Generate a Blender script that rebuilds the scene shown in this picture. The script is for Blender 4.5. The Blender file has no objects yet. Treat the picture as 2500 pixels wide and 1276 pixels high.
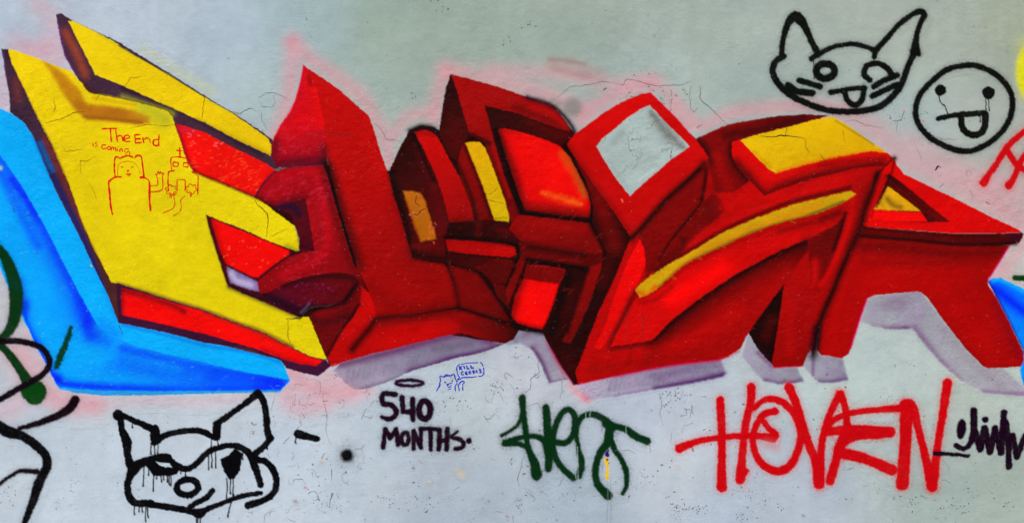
import bpy, math, random
import numpy as np

C = bpy.context.scene
col = C.collection
R = math.radians

# ------------------------------------------------------------------ camera, light, exposure
PX = 500.0                       # photograph pixels per metre on the wall
ZC = 1.75                        # height of the picture centre above the ground
cam_d = bpy.data.cameras.new("camera")
cam_d.lens = 50.0
cam_d.sensor_width = 36.0
cam_d.clip_end = 500.0
cam = bpy.data.objects.new("camera", cam_d)
cam.location = (0.0, -6.944, ZC)
cam.rotation_euler = (R(90), 0, 0)
col.objects.link(cam)
C.camera = cam

SUN_EL, SUN_AZ = R(50), R(205)   # azimuth clockwise from +Y: high, in front of the wall, from the left
world = bpy.data.worlds.new("World")
C.world = world
world.use_nodes = True
wn = world.node_tree
sky = wn.nodes.new("ShaderNodeTexSky")
sky.sky_type = 'NISHITA'
sky.sun_disc = False
sky.sun_elevation = SUN_EL
sky.sun_rotation = SUN_AZ
sky.air_density = 1.0
sky.dust_density = 4.0
bg = wn.nodes["Background"]
bg.inputs[1].default_value = 0.10
wn.links.new(sky.outputs[0], bg.inputs[0])
sun_d = bpy.data.lights.new("sun", 'SUN')
sun_d.energy = 1.5
sun_d.angle = R(10)
sun_d.color = (1.0, 0.93, 0.84)
sun = bpy.data.objects.new("sun", sun_d)
sun_dir = (math.sin(SUN_AZ) * math.cos(SUN_EL), math.cos(SUN_AZ) * math.cos(SUN_EL), math.sin(SUN_EL))
sun.location = tuple(12 * v for v in sun_dir)
from mathutils import Vector
sun.rotation_euler = Vector(sun_dir).to_track_quat('Z', 'Y').to_euler()
col.objects.link(sun)
C.view_settings.view_transform = 'Standard'
C.view_settings.look = 'None'
C.view_settings.gamma = 1.0
C.view_settings.use_curve_mapping = False
C.view_settings.exposure = 0.6
# light that a unit-white wall sends back to the camera (measured), so that albedo = colour / LIGHT
LIGHT = np.array((1.127, 1.067, 1.028), np.float32)

# ------------------------------------------------------------------ helpers
rng = np.random.default_rng(7)
random.seed(7)

def lin(c):
    c = np.asarray(c, np.float32) / 255.0
    return np.where(c <= 0.04045, c / 12.92, ((c + 0.055) / 1.055) ** 2.4).astype(np.float32)

def albedo(c):
    return np.clip(lin(c) / LIGHT, 0.0006, 0.93)

def set_props(o, label=None, category=None, group=None, kind=None):
    if label: o["label"] = label
    if category: o["category"] = category
    if group: o["group"] = group
    if kind: o["kind"] = kind
    return o

def vnoise(nx, ny, cell, seed):
    """smooth value noise, cell in samples, roughly -1..1"""
    r = np.random.default_rng(seed)
    gx, gy = int(nx / cell) + 3, int(ny / cell) + 3
    g = r.uniform(-1, 1, (gy, gx)).astype(np.float32)
    x = np.arange(nx, dtype=np.float32) / cell
    y = np.arange(ny, dtype=np.float32) / cell
    xi, yi = x.astype(int), y.astype(int)
    fx, fy = x - xi, y - yi
    fx, fy = fx * fx * (3 - 2 * fx), fy * fy * (3 - 2 * fy)
    a = g[yi][:, xi] * (1 - fx) + g[yi][:, xi + 1] * fx
    b = g[yi + 1][:, xi] * (1 - fx) + g[yi + 1][:, xi + 1] * fx
    return a * (1 - fy[:, None]) + b * fy[:, None]

# ------------------------------------------------------------------ wall relief (metres, towards the camera)
WX0, WX1, WZ1, WS = -4.6, 4.6, 3.6, 0.010
WNX, WNZ = int(round((WX1 - WX0) / WS)) + 1, int(round(WZ1 / WS)) + 1
HGT = (0.0030 * vnoise(WNX, WNZ, 55, 1) + 0.0016 * vnoise(WNX, WNZ, 17, 2) +
       0.0007 * vnoise(WNX, WNZ, 6, 3) + 0.0003 * vnoise(WNX, WNZ, 2.6, 4)).astype(np.float32)

def height_at(x, z):
    u = np.clip((x - WX0) / WS, 0, WNX - 1.001); v = np.clip(z / WS, 0, WNZ - 1.001)
    i, j = u.astype(int), v.astype(int); fu, fv = u - i, v - j
    return (HGT[j, i] * (1 - fu) + HGT[j, i + 1] * fu) * (1 - fv) + (HGT[j + 1, i] * (1 - fu) + HGT[j + 1, i + 1] * fu) * fv

def to_world(px, py):
    px, py = np.asarray(px, np.float64), np.asarray(py, np.float64)
    return (px - 1250.0) / PX, ZC - (py - 638.0) / PX

# base coat: rolled blue-white and grey-green patches, with uneven light painted into the colour
COAT_AND_LIGHT = [(0, 60, 183, 196, 210), (300, 40, 185, 198, 212), (560, 60, 179, 195, 208), (740, 60, 170, 190, 194),
        (60, 200, 191, 189, 204), (820, 60, 164, 183, 182), (900, 60, 150, 167, 154), (1100, 60, 153, 169, 156), (1400, 40, 157, 171, 160),
        (880, 220, 160, 178, 172), (980, 160, 158, 173, 163), (1700, 60, 159, 172, 164), (2000, 30, 163, 174, 166), (2300, 60, 163, 173, 162), (2480, 60, 160, 170, 152),
        (1650, 220, 164, 178, 173), (1850, 230, 162, 176, 170), (2220, 330, 168, 184, 182), (2400, 330, 172, 180, 172),
        (1570, 360, 166, 182, 178), (2450, 470, 186, 172, 168), (2490, 640, 190, 196, 190),
        (20, 1100, 187, 199, 210), (250, 1150, 189, 201, 212), (500, 1180, 191, 202, 214), (700, 1180, 191, 202, 214),
        (850, 1230, 185, 197, 208), (1000, 1000, 187, 198, 208), (1150, 1010, 181, 191, 198), (1050, 1200, 171, 183, 196), (1250, 1230, 167, 180, 192),
        (1400, 1230, 165, 179, 190), (1300, 900, 187, 191, 200), (1600, 1000, 181, 190, 205), (1750, 1230, 173, 185, 200), (1950, 1230, 177, 187, 200),
        (1650, 1150, 187, 195, 204), (2100, 950, 182, 196, 194), (2200, 850, 184, 198, 196), (2300, 1230, 166, 180, 176), (2450, 1200, 160, 174, 166), (2430, 980, 176, 188, 182),
        (0, 760, 191, 189, 196), (-300, 600, 187, 195, 206), (2800, 600, 168, 178, 170)]
COAT_AND_LIGHT = np.array(COAT_AND_LIGHT, np.float32)

_GR = [vnoise(WNX, WNZ, 60, 41), vnoise(WNX, WNZ, 22, 42), vnoise(WNX, WNZ, 7, 43), np.repeat(vnoise(WNX, WNZ // 12 + 2, 3, 44), 12, 0)[:WNZ]]
_ST = _GR[3].copy()
for _k in range(3): _ST = 0.25 * (np.roll(_ST, 3, 0) + np.roll(_ST, -3, 0)) + 0.5 * _ST
GRIME = (0.030 * _GR[0] + 0.028 * _GR[1] + 0.018 * _GR[2] + 0.022 * _ST * np.clip(_GR[1] + .3, 0, 1)).astype(np.float32)
WARM = (0.5 * _GR[1] + 0.5 * np.roll(_GR[0], 200, 1)).astype(np.float32)
def sample(A, px, py):
    x = (np.asarray(px, np.float64) - 1250.0) / PX; z = ZC - (np.asarray(py, np.float64) - 638.0) / PX
    u = np.clip((x - WX0) / WS, 0, WNX - 1.001); v = np.clip(z / WS, 0, WNZ - 1.001)
    i, j = u.astype(int), v.astype(int); fu, fv = u - i, v - j
    return ((A[j, i] * (1 - fu) + A[j, i + 1] * fu) * (1 - fv) + (A[j + 1, i] * (1 - fu) + A[j + 1, i + 1] * fu) * fv).astype(np.float32)

def coat_colour(px, py):
    """colour of the bare wall coat, its painted-in light included, at photograph coordinates (arrays)"""
    px = np.asarray(px, np.float32); py = np.asarray(py, np.float32)
    num = np.zeros(px.shape + (3,), np.float32); den = np.zeros(px.shape, np.float32)
    for x, y, r, g, b in COAT_AND_LIGHT:
        w = 1.0 / (((px - x) ** 2 + (py - y) ** 2) / 1e4 + 0.25) ** 1.6
        num += w[..., None] * np.array((r, g, b), np.float32); den += w
    g_ = 1.0 + 1.6 * sample(GRIME, px, py); t_ = 0.022 * sample(WARM, px, py)
    tint = np.stack([g_ * (1 + t_), g_, g_ * (1 - 1.3 * t_)], -1)
    return np.clip(lin(num / den[..., None]) / LIGHT * tint, 0.0006, 0.93)

# ------------------------------------------------------------------ material
def painted_plaster(name, rough, spec, relief, dirt=1.0, attr=True, colour=None):
    m = bpy.data.materials.new(name); m.use_nodes = True
    nt = m.node_tree; N, L = nt.nodes, nt.links
    b = N["Principled BSDF"]
    geo = N.new("ShaderNodeNewGeometry")
    def noise(scale, detail, rgh=0.6, stretch=None):
        src = geo.outputs["Position"]
        if stretch:
            mp = N.new("ShaderNodeMapping"); mp.inputs["Scale"].default_value = stretch
            if len(stretch) > 3: pass
            L.new(src, mp.inputs["Vector"]); src = mp.outputs[0]
        n = N.new("ShaderNodeTexNoise"); n.inputs["Scale"].default_value = scale
        n.inputs["Detail"].default_value = detail; n.inputs["Roughness"].default_value = rgh
        L.new(src, n.inputs["Vector"]); return n
    def math_(op, a, b_=None, c=None, clamp=False):
        n = N.new("ShaderNodeMath"); n.operation = op; n.use_clamp = clamp
        for k, v in enumerate((a, b_, c)):
            if v is None: continue
            if isinstance(v, (int, float)): n.inputs[k].default_value = v
            else: L.new(v, n.inputs[k])
        return n.outputs[0]
    def ramp(v, lo, hi, a=0.0, b_=1.0):
        n = N.new("ShaderNodeMapRange"); n.inputs[1].default_value = lo; n.inputs[2].default_value = hi
        n.inputs[3].default_value = a; n.inputs[4].default_value = b_; L.new(v, n.inputs[0]); return n.outputs[0]
    if attr:
        at = N.new("ShaderNodeAttribute"); at.attribute_name = "paint"; base = at.outputs["Color"]
    else:
        rgb = N.new("ShaderNodeRGB"); rgb.outputs[0].default_value = (*colour, 1); base = rgb.outputs[0]
    # grain, blotches
    grain = noise(170, 4, 0.75)
    blot = noise(3.2, 5, 0.62)
    mid = noise(22, 5, 0.7)
    f = math_('ADD', math_('ADD', ramp(grain.outputs[0], 0.3, 0.7, -0.06, 0.06), ramp(blot.outputs[0], 0.3, 0.7, -0.05, 0.05)),
              math_('ADD', ramp(mid.outputs[0], 0.3, 0.7, -0.045, 0.045), 1.0))
    # pits and grime specks, denser low on the wall
    def pits(scale, thr, nscale, nlo, nhi):
        v = N.new("ShaderNodeTexVoronoi"); v.inputs["Scale"].default_value = scale
        v.inputs["Randomness"].default_value = 1.0
        wob = noise(scale * 1.7, 2)
        mx = N.new("ShaderNodeVectorMath"); mx.operation = 'MULTIPLY_ADD'
        mx.inputs[1].default_value = (0.02,) * 3
        L.new(wob.outputs["Color"], mx.inputs[0]); L.new(geo.outputs["Position"], mx.inputs[2])
        L.new(mx.outputs[0], v.inputs["Vector"])
        dens = noise(nscale, 3)
        pick = N.new("ShaderNodeSeparateColor"); L.new(v.outputs["Color"], pick.inputs[0])
        size = math_('MULTIPLY', ramp(dens.outputs[0], nlo, nhi), math_('POWER', pick.outputs[0], 3.0))
        size = math_('MULTIPLY', size, thr)
        return math_('MULTIPLY', math_('SUBTRACT', size, v.outputs["Distance"]), 9.0, clamp=True)
    p1 = pits(34, 0.46, 1.9, 0.42, 0.70)
    p2 = pits(85, 0.60, 4.0, 0.46, 0.68)
    sep = N.new("ShaderNodeSeparateXYZ"); L.new(geo.outputs["Position"], sep.inputs[0])
    low = math_('MAXIMUM', ramp(sep.outputs[2], 1.35, 0.55, 0.35, 1.25), 0.35)
    pit = math_('MULTIPLY', math_('MULTIPLY', math_('MAXIMUM', p1, p2), low), dirt, clamp=True)
    # soft scuffs
    sc = noise(9, 8, 0.8, (1.0, 1.0, 1.6))
    sc2 = noise(1.3, 2)
    scuff = math_('MULTIPLY', math_('MULTIPLY', ramp(sc.outputs[0], 0.60, 0.72), ramp(sc2.outputs[0], 0.5, 0.62)), math_('MULTIPLY', low, 0.30 * dirt), clamp=True)
    mulc = N.new("ShaderNodeVectorMath"); mulc.operation = 'SCALE'; L.new(base, mulc.inputs[0]); L.new(f, mulc.inputs["Scale"])
    mixd = N.new("ShaderNodeMix"); mixd.data_type = 'RGBA'
    L.new(math_('MAXIMUM', math_('MULTIPLY', pit, 0.58), scuff), mixd.inputs["Factor"])
    L.new(mulc.outputs[0], mixd.inputs["A"]); mixd.inputs["B"].default_value = (0.055, 0.060, 0.052, 1)
    L.new(mixd.outputs["Result"], b.inputs["Base Color"])
    rr = ramp(noise(14, 4).outputs[0], 0.3, 0.7, rough - 0.1, min(1.0, rough + 0.1))
    L.new(rr, b.inputs["Roughness"])
    b.inputs["Specular IOR Level"].default_value = spec
    # relief: brushed plaster, roller stipple, pits
    n1 = noise(20, 7, 0.66, (1.0, 1.0, 1.15)); n2 = noise(130, 3, 0.6); n3 = noise(6, 3)
    brush = N.new("ShaderNodeTexNoise"); brush.inputs["Scale"].default_value = 11; brush.inputs["Detail"].default_value = 6
    mp = N.new("ShaderNodeMapping"); mp.inputs["Rotation"].default_value = (0, R(-6), 0); mp.inputs["Scale"].default_value = (0.9, 1, 9)
    L.new(geo.outputs["Position"], mp.inputs["Vector"]); L.new(mp.outputs[0], brush.inputs["Vector"])
    bmask = ramp(noise(1.4, 3).outputs[0], 0.52, 0.68)
    lump = ramp(noise(1.9, 3).outputs[0], 0.38, 0.64, 0.0035, 0.0145)
    h = math_('ADD', math_('MULTIPLY', n1.outputs[0], lump), math_('MULTIPLY', n2.outputs[0], 0.0012))
    h = math_('ADD', h, math_('MULTIPLY', math_('MULTIPLY', brush.outputs[0], bmask), 0.0028))
    h = math_('SUBTRACT', h, math_('MULTIPLY', pit, 0.0012))
    bp = N.new("ShaderNodeBump"); bp.inputs["Strength"].default_value = relief; bp.inputs["Distance"].default_value = 1.0
    L.new(h, bp.inputs["Height"]); L.new(bp.outputs[0], b.inputs["Normal"])
    return m

M_WALL = painted_plaster("wall coat on plaster", 0.85, 0.12, 0.36)
M_MURAL = painted_plaster("mural paint on plaster", 0.45, 0.05, 0.55, 0.3)
M_SPRAY = painted_plaster("spray paint on plaster", 0.5, 0.04, 0.45, 0.2)
_plain = {}
def plain(rgb, rough=0.6):
    k = tuple(rgb)
    if k not in _plain:
        _plain[k] = painted_plaster("line paint %d %d %d" % k, rough, 0.1, 0.4, 0.15, False, [float(v) for v in albedo(rgb)])
    return _plain[k]

# ------------------------------------------------------------------ the wall
def make_grid(name, mask_cells, X, Z, Y, rgb, mat, loc, parent=None):
    """mesh of the True cells of a lattice; X, Z, Y, rgb per lattice point"""
    ny, nx = X.shape
    jj, ii = np.nonzero(mask_cells)
    a = jj * nx + ii
    quads = np.stack([a, a + nx, a + nx + 1, a + 1], 1)       # y grows downwards: normal faces the camera (-Y)
    used, inv = np.unique(quads.ravel(), return_inverse=True)
    co = np.stack([X.ravel()[used] - loc[0], Y.ravel()[used] - loc[1], Z.ravel()[used] - loc[2]], 1).astype(np.float32)
    me = bpy.data.meshes.new(name)
    me.vertices.add(len(co)); me.vertices.foreach_set("co", co.ravel())
    n = len(quads)
    me.loops.add(n * 4); me.loops.foreach_set("vertex_index", inv.astype(np.int32).ravel())
    me.polygons.add(n)
    me.polygons.foreach_set("loop_start", np.arange(0, n * 4, 4, dtype=np.int32))
    me.polygons.foreach_set("loop_total", np.full(n, 4, np.int32))
    me.polygons.foreach_set("use_smooth", np.ones(n, bool))
    me.update(calc_edges=True)
    at = me.attributes.new("paint", 'FLOAT_COLOR', 'POINT')
    c4 = np.ones((len(used), 4), np.float32); c4[:, :3] = rgb.reshape(-1, 3)[used]
    at.data.foreach_set("color", c4.ravel())
    me.materials.append(mat)
    o = bpy.data.objects.new(name, me); col.objects.link(o)
    if parent is not None: o.parent = parent
    return o

def raw_mesh(name, verts, faces, mat, parent=None):
    me = bpy.data.meshes.new(name); me.from_pydata([tuple(map(float, v)) for v in verts], [], [tuple(map(int, f)) for f in faces]); me.update()
    me.materials.append(mat)
    o = bpy.data.objects.new(name, me); col.objects.link(o)
    if parent is not None: o.parent = parent
    return o

def box(name, x0, x1, y0, y1, z0, z1, mat, parent=None, bev=0.0):
    v = [(x, y, z) for z in (z0, z1) for y in (y0, y1) for x in (x0, x1)]
    f = [(0, 2, 3, 1), (4, 5, 7, 6), (0, 1, 5, 4), (2, 6, 7, 3), (0, 4, 6, 2), (1, 3, 7, 5)]
    o = raw_mesh(name, v, f, mat, parent)
    if bev:
        b = o.modifiers.new("bevel", 'BEVEL'); b.width = bev; b.segments = 2
    return o

wall = bpy.data.objects.new("plaster_wall", None); col.objects.link(wall)
set_props(wall, "long cracked plaster wall rolled in pale blue-white and grey-green with uneven light painted in, behind all the graffiti", "wall")
gx = WX0 + WS * np.arange(WNX); gz = WS * np.arange(WNZ)
GX, GZ = np.meshgrid(gx, gz[::-1])
cc = coat_colour(GX * PX + 1250.0, (ZC - GZ) * PX + 638.0)
make_grid("plaster_face", np.ones((WNZ - 1, WNX - 1), bool), GX, GZ, -HGT[::-1], cc, M_WALL, (0, 0, 0), wall)
M_CORE = plain((150, 160, 158), 0.9)
box("masonry_core", WX0, WX1, 0.012, 0.24, 0.0, WZ1, M_CORE, wall)
box("coping", WX0 - 0.03, WX1 + 0.03, -0.05, 0.29, WZ1 + 0.002, WZ1 + 0.08, M_CORE, wall, 0.01)

# ground and footpath below the picture's lower edge
M_PAVE = plain((120, 118, 112), 0.9)
M_ROAD = plain((70, 70, 70), 0.95)
g = box("ground", -60, 60, -60, 60, -0.42, -0.14, M_ROAD); g["kind"] = "structure"
g = box("footpath", -30, 30, -3.2, 0.012, -0.139, 0.0, M_PAVE, bev=0.01); g["kind"] = "structure"

# ------------------------------------------------------------------ the paint: layered colour field on a 2-pixel lattice
FX0, FY0, FS = -110, -36, 2.0
FNX, FNY = int((2612 - FX0) / FS) + 1, int((1316 - FY0) / FS) + 1
fx = FX0 + FS * np.arange(FNX, dtype=np.float32); fy = FY0 + FS * np.arange(FNY, dtype=np.float32)
PXX, PYY = np.meshgrid(fx, fy)
FIELD = coat_colour(PXX, PYY)
OWNER = np.zeros((FNY, FNX), np.int32)
WARPX = 0.7 * vnoise(FNX, FNY, 5, 11) + 0.9 * vnoise(FNX, FNY, 2.2, 12)
WARPY = 0.7 * vnoise(FNX, FNY, 5, 13) + 0.9 * vnoise(FNX, FNY, 2.2, 14)
GRAIN = np.random.default_rng(5).uniform(-1, 1, (FNY, FNX)).astype(np.float32)
GRAIN2 = vnoise(FNX, FNY, 3, 21)
CLOUD = vnoise(FNX, FNY, 14, 22) * 0.6 + vnoise(FNX, FNY, 5, 23) * 0.4

CLOUD2 = vnoise(FNX, FNY, 42, 24) * 0.7 + vnoise(FNX, FNY, 90, 25) * 0.5
FLAKE = (np.random.default_rng(8).uniform(0, 1, (FNY, FNX)) > 0.985)
THINGS = []      # (name, label, category, group)
PARTS = []       # (thing index, name, parent part id or 0, label)
def thing(name, label, category, group=None):
    THINGS.append([name, label, category, group]); return len(THINGS) - 1
def part(t, name, parent=0, label=None):
    PARTS.append((t, name, parent, label)); return len(PARTS)

def cr(pts, n=8, closed=False):
    """Catmull-Rom through points (x, y[, r])"""
    p = np.array(pts, np.float32)
    if len(p) < 3: return p
    q = np.vstack([p[-1:], p, p[:2]]) if closed else np.vstack([2 * p[0] - p[1], p, 2 * p[-1] - p[-2]])
    out = []
    t = np.linspace(0, 1, n, endpoint=False)[:, None].astype(np.float32)
    for i in range(len(q) - 3):
        a, b, c, d = q[i], q[i + 1], q[i + 2], q[i + 3]
        out.append(0.5 * (2 * b + (c - a) * t + (2 * a - 5 * b + 4 * c - d) * t ** 2 + (3 * b - a - 3 * c + d) * t ** 3))
    if not closed: out.append(p[-1:])
    return np.vstack(out)

def window(pts, pad):
    x0, y0 = pts[:, 0].min() - pad, pts[:, 1].min() - pad
    x1, y1 = pts[:, 0].max() + pad, pts[:, 1].max() + pad
    i0 = max(0, int((x0 - FX0) / FS)); i1 = min(FNX, int((x1 - FX0) / FS) + 2)
    j0 = max(0, int((y0 - FY0) / FS)); j1 = min(FNY, int((y1 - FY0) / FS) + 2)
    return slice(j0, j1), slice(i0, i1)

def seg_dist(X, Y, a, b, ra=0.0, rb=0.0):
    dx, dy = b[0] - a[0], b[1] - a[1]
    l2 = dx * dx + dy * dy + 1e-9
    t = np.clip(((X - a[0]) * dx + (Y - a[1]) * dy) / l2, 0, 1)
    return np.hypot(X - a[0] - t * dx, Y - a[1] - t * dy) - (ra + (rb - ra) * t)

def sdf_poly(X, Y, p):
    d = np.full(X.shape, 1e9, np.float32); ins = np.zeros(X.shape, bool)
    n = len(p)
    for i in range(n):
        a, b = p[i], p[(i + 1) % n]
        d = np.minimum(d, seg_dist(X, Y, a, b))
        if a[1] != b[1]:
            c = ((a[1] > Y) != (b[1] > Y)) & (X < (b[0] - a[0]) * (Y - a[1]) / (b[1] - a[1]) + a[0])
            ins ^= c
    return np.where(ins, -d, d)

def lay(w, a, c, pid):
    """paint colour c (albedo, 3 or HxWx3) over the field with alpha a in window w"""
    F = FIELD[w]
    FIELD[w] = F * (1 - a[..., None]) + c * a[..., None]
    if pid:
        O = OWNER[w]
        OWNER[w] = np.where((a > 0.35) | ((a > 0.02) & (O == 0)), pid, O)

def poly(pid, pts, c, c2=None, g=None, soft=2.2, alpha=1.0, warp=1.0, mottle=0.06, clip=None):
    """filled area; optional linear gradient from c at g[0] to c2 at g[1]"""
    p = np.array(pts, np.float32); w = window(p, soft + 4)
    X, Y = PXX[w] + warp * WARPX[w], PYY[w] + warp * WARPY[w]
    s = sdf_poly(X, Y, p)
    a = np.clip(0.5 - s / soft, 0, 1)
    a = a * a * (3 - 2 * a)
    m = a.copy()
    if clip is not None: a = a * clip_to(clip, w)
    if soft > 5: a = np.clip(a + 0.35 * a * (1 - a) * 4 * 0.5 * GRAIN[w], 0, 1)
    c = albedo(c)
    if c2 is not None:
        (x0, y0), (x1, y1) = g
        l2 = (x1 - x0) ** 2 + (y1 - y0) ** 2
        t = np.clip(((PXX[w] - x0) * (x1 - x0) + (PYY[w] - y0) * (y1 - y0)) / l2 + 0.05 * CLOUD[w], 0, 1)[..., None]
        c = c * (1 - t) + albedo(c2) * t
    c = c * (1 + mottle * (CLOUD[w] + 0.5 * GRAIN[w]) + (0.09 if soft < 10 else 0.03) * CLOUD2[w])[..., None]
    if alpha < 0.81 and soft > 8: a = a * np.clip(0.86 + 0.30 * CLOUD[w] + 0.2 * CLOUD2[w], 0.35, 1.12)
    lay(w, a * alpha, c, pid)
    return (w, m)

def clip_to(clip, w):
    cw, m = clip
    out = np.zeros((w[0].stop - w[0].start, w[1].stop - w[1].start), np.float32)
    j0, j1 = max(cw[0].start, w[0].start), min(cw[0].stop, w[0].stop)
    i0, i1 = max(cw[1].start, w[1].start), min(cw[1].stop, w[1].stop)
    if j1 > j0 and i1 > i0:
        out[j0 - w[0].start:j1 - w[0].start, i0 - w[1].start:i1 - w[1].start] = \
            m[j0 - cw[0].start:j1 - cw[0].start, i0 - cw[1].start:i1 - cw[1].start]
    return out

def fog(pts, rad, c, alpha=1.0, clip=None, smooth=True, pid=0, power=2.0, grain=0.25):
    """airbrushed pass: gaussian profile of radius rad along a line (points may carry their own radius)"""
    if sum(c) < 95 and c[2] < 30 and rad < 13: rad = rad * 1.4
    p = np.array([(q[0], q[1], q[2] if len(q) > 2 else rad) for q in pts], np.float32)
    if smooth and len(p) > 2: p = cr(p, 5)
    w = window(p, float(p[:, 2].max()) * 2.4)
    X, Y = PXX[w], PYY[w]
    e = np.zeros(X.shape, np.float32)
    if len(p) == 1: p = np.vstack([p, p + 0.01])
    for i in range(len(p) - 1):
        a, b = p[i], p[i + 1]
        d = seg_dist(X, Y, a, b); r = 0.5 * (a[2] + b[2])
        e = np.maximum(e, np.exp(-(d / r) ** power))
    a = e * alpha
    a = np.clip(a * (1 + grain * (0.6 * GRAIN[w] + 0.7 * GRAIN2[w]) * (1 - a)), 0, 1)
    if clip is not None: a = a * clip_to(clip, w) ** 0.6
    lay(w, np.where(a < 0.012, 0, a), albedo(c), pid)

def stroke(pid, pts, w_, c, soft=4.5, smooth=True, closed=False, alpha=1.0, halo=0.10, warp=1.0, hr=9.0):
    """spray-can line of width w_ (points may carry their own width) with a soft speckled edge"""
    p = np.array([(q[0], q[1], (q[2] if len(q) > 2 else w_) / 2.0) for q in pts], np.float32)
    if len(p) == 1: p = np.vstack([p, p + 0.05])
    if smooth and len(p) > 2: p = cr(p, 6, closed)
    if closed: p = np.vstack([p, p[:1]])
    w = window(p, float(p[:, 2].max()) + soft + hr * 2.2)
    X, Y = PXX[w] + warp * WARPX[w], PYY[w] + warp * WARPY[w]
    d = np.full(X.shape, 1e9, np.float32)
    for i in range(len(p) - 1):
        d = np.minimum(d, seg_dist(X, Y, p[i], p[i + 1], p[i][2], p[i + 1][2]))
    a = np.clip(0.5 - d / soft, 0, 1); a = a * a * (3 - 2 * a)
    if halo:
        h = halo * np.exp(-(np.maximum(d, 0) / hr) ** 2) * (1 + 0.8 * GRAIN[w])
        a = np.maximum(a, h)
    a = np.clip(a + 0.5 * a * (1 - a) * GRAIN[w], 0, 1) * alpha
    a = a * (1 - 0.012 * np.clip(CLOUD[w] + 0.4 * GRAIN2[w], 0, 1) - 0.05 * FLAKE[w])
    lay(w, np.where(a < 0.012, 0, a), albedo(c) * (1 + 0.08 * GRAIN[w])[..., None], pid)

def ellipse(cx, cy, rx, ry, n=14, rot=0.0):
    t = np.linspace(0, 2 * math.pi, n, endpoint=False)
    x, y = rx * np.cos(t), ry * np.sin(t)
    return [(cx + a * math.cos(rot) - b * math.sin(rot), cy + a * math.sin(rot) + b * math.cos(rot)) for a, b in zip(x, y)]

def drip(pid, x, y0, y1, c, w_=4.0):
    r = random.Random(int(x * 13 + y0))
    n = max(3, int((y1 - y0) / 9)); k = 0.0; pts = []
    for i in range(n + 1):
        k += r.uniform(-1.2, 1.2)
        pts.append((x + k, y0 + (y1 - y0) * i / n, w_ * (1.25 if i == n else 0.9)))
    stroke(pid, pts, w_, c, soft=2.4, halo=0, warp=0.5)

def scratches(area, n, c, alpha=0.7, ln=(4, 14), ang=-0.35, seed=3, w_=1.8, clip=None):
    r = random.Random(seed); x0, y0, x1, y1 = area
    for _ in range(n):
        x, y = r.uniform(x0, x1), r.uniform(y0, y1); l = r.uniform(*ln); a = ang + r.gauss(0, 0.35)
        fog([(x, y, w_), (x + l * math.cos(a), y + l * math.sin(a), w_)], w_, c, alpha * r.uniform(0.4, 1), clip=clip, smooth=False, grain=0.6)

# ================================================================== the large mural
K = (14, 0, 2)           # near-black maroon
MURAL = thing("mural", "huge airbrushed block-letter mural in red, yellow and blue across the middle of the wall", "mural")
p_over = part(MURAL, "overspray", 0, "soft pink mist round the letters")
p_sh = part(MURAL, "drop_shadow", 0, "thin violet shadow bands under the red letters")
p_blue = part(MURAL, "blue_shadow", 0, "thick bright blue block shadow at the left")
p_blue_lo = part(MURAL, "shadow_face", p_blue, "darker blue inner face")
p_y = part(MURAL, "yellow_letter", 0, "yellow three-armed letter")
p_y_edge = part(MURAL, "letter_edge", p_y, "dark purple-brown edge")
p_y_bar = part(MURAL, "arm", p_y, "upper yellow arm cut off by a purple gap")
p_y_red = part(MURAL, "arm_side", p_y, "bright red side of an arm")
p_y_red2 = part(MURAL, "arm_side", p_y, "bright red side of an arm")
p_y_red3 = part(MURAL, "arm_side", p_y, "bright red side of the lowest arm")
p_c = part(MURAL, "curved_letter", 0, "crimson curved tube letter")
p_c_in = part(MURAL, "recess", p_c, "dark recess")
p_c_un = part(MURAL, "underside", p_c, "maroon underside")
p_l = part(MURAL, "tall_letter", 0, "tall red pointed letter with a bent foot")
p_l_face = part(MURAL, "side_face", p_l, "crimson left face up to the point")
p_l_foot = part(MURAL, "foot_face", p_l, "shaded foot")
p_l_r = part(MURAL, "foot_face", p_l, "dark right face of the foot")
p_m = part(MURAL, "box_letter", 0, "dark maroon boxed letter in the middle")
p_m_slab = part(MURAL, "slab", p_m, "leaning red slab")
p_m_or = part(MURAL, "window_patch", p_m, "orange patch")
p_m_arch = part(MURAL, "arch", p_m, "pointed red arch")
p_m_bar = part(MURAL, "bar", p_m, "small upright yellow bar")
p_m_sq = part(MURAL, "cushion", p_m, "glowing red rounded block")
p_m_top = part(MURAL, "table_top", p_m, "flat red top of the lower box")
p_m_leg = part(MURAL, "table_leg", p_m)
p_m_leg2 = part(MURAL, "table_leg", p_m)
p_m_k = part(MURAL, "crossbar", p_m)
p_m_in = part(MURAL, "inner_block", p_m, "glowing red block inside the frame")
p_d = part(MURAL, "diamond_letter", 0, "red ring letter with a pale diamond hole")
p_s = part(MURAL, "swooping_letter", 0, "large swooping red letter")
p_s_leaf = part(MURAL, "highlight", p_s, "bright red leaf-shaped light")
p_s_arc = part(MURAL, "arc", p_s, "long thin yellow arc")
p_s_y = part(MURAL, "yellow_cap", p_s, "yellow cap on top")
p_s_rim = part(MURAL, "cap_rim", p_s)
p_s_tri = part(MURAL, "notch", p_s, "black wedge between the legs")
p_s_leg = part(MURAL, "leg", p_s)
p_a = part(MURAL, "last_letter", 0, "last red letter with a sharp point to the right")
p_a_top = part(MURAL, "top_face", p_a)
p_a_edge = part(MURAL, "edge_band", p_a, "thin dark maroon band")
p_a_tri = part(MURAL, "triangle_window", p_a, "small yellow triangle in a dark frame")

PK = (218, 158, 168)
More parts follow.
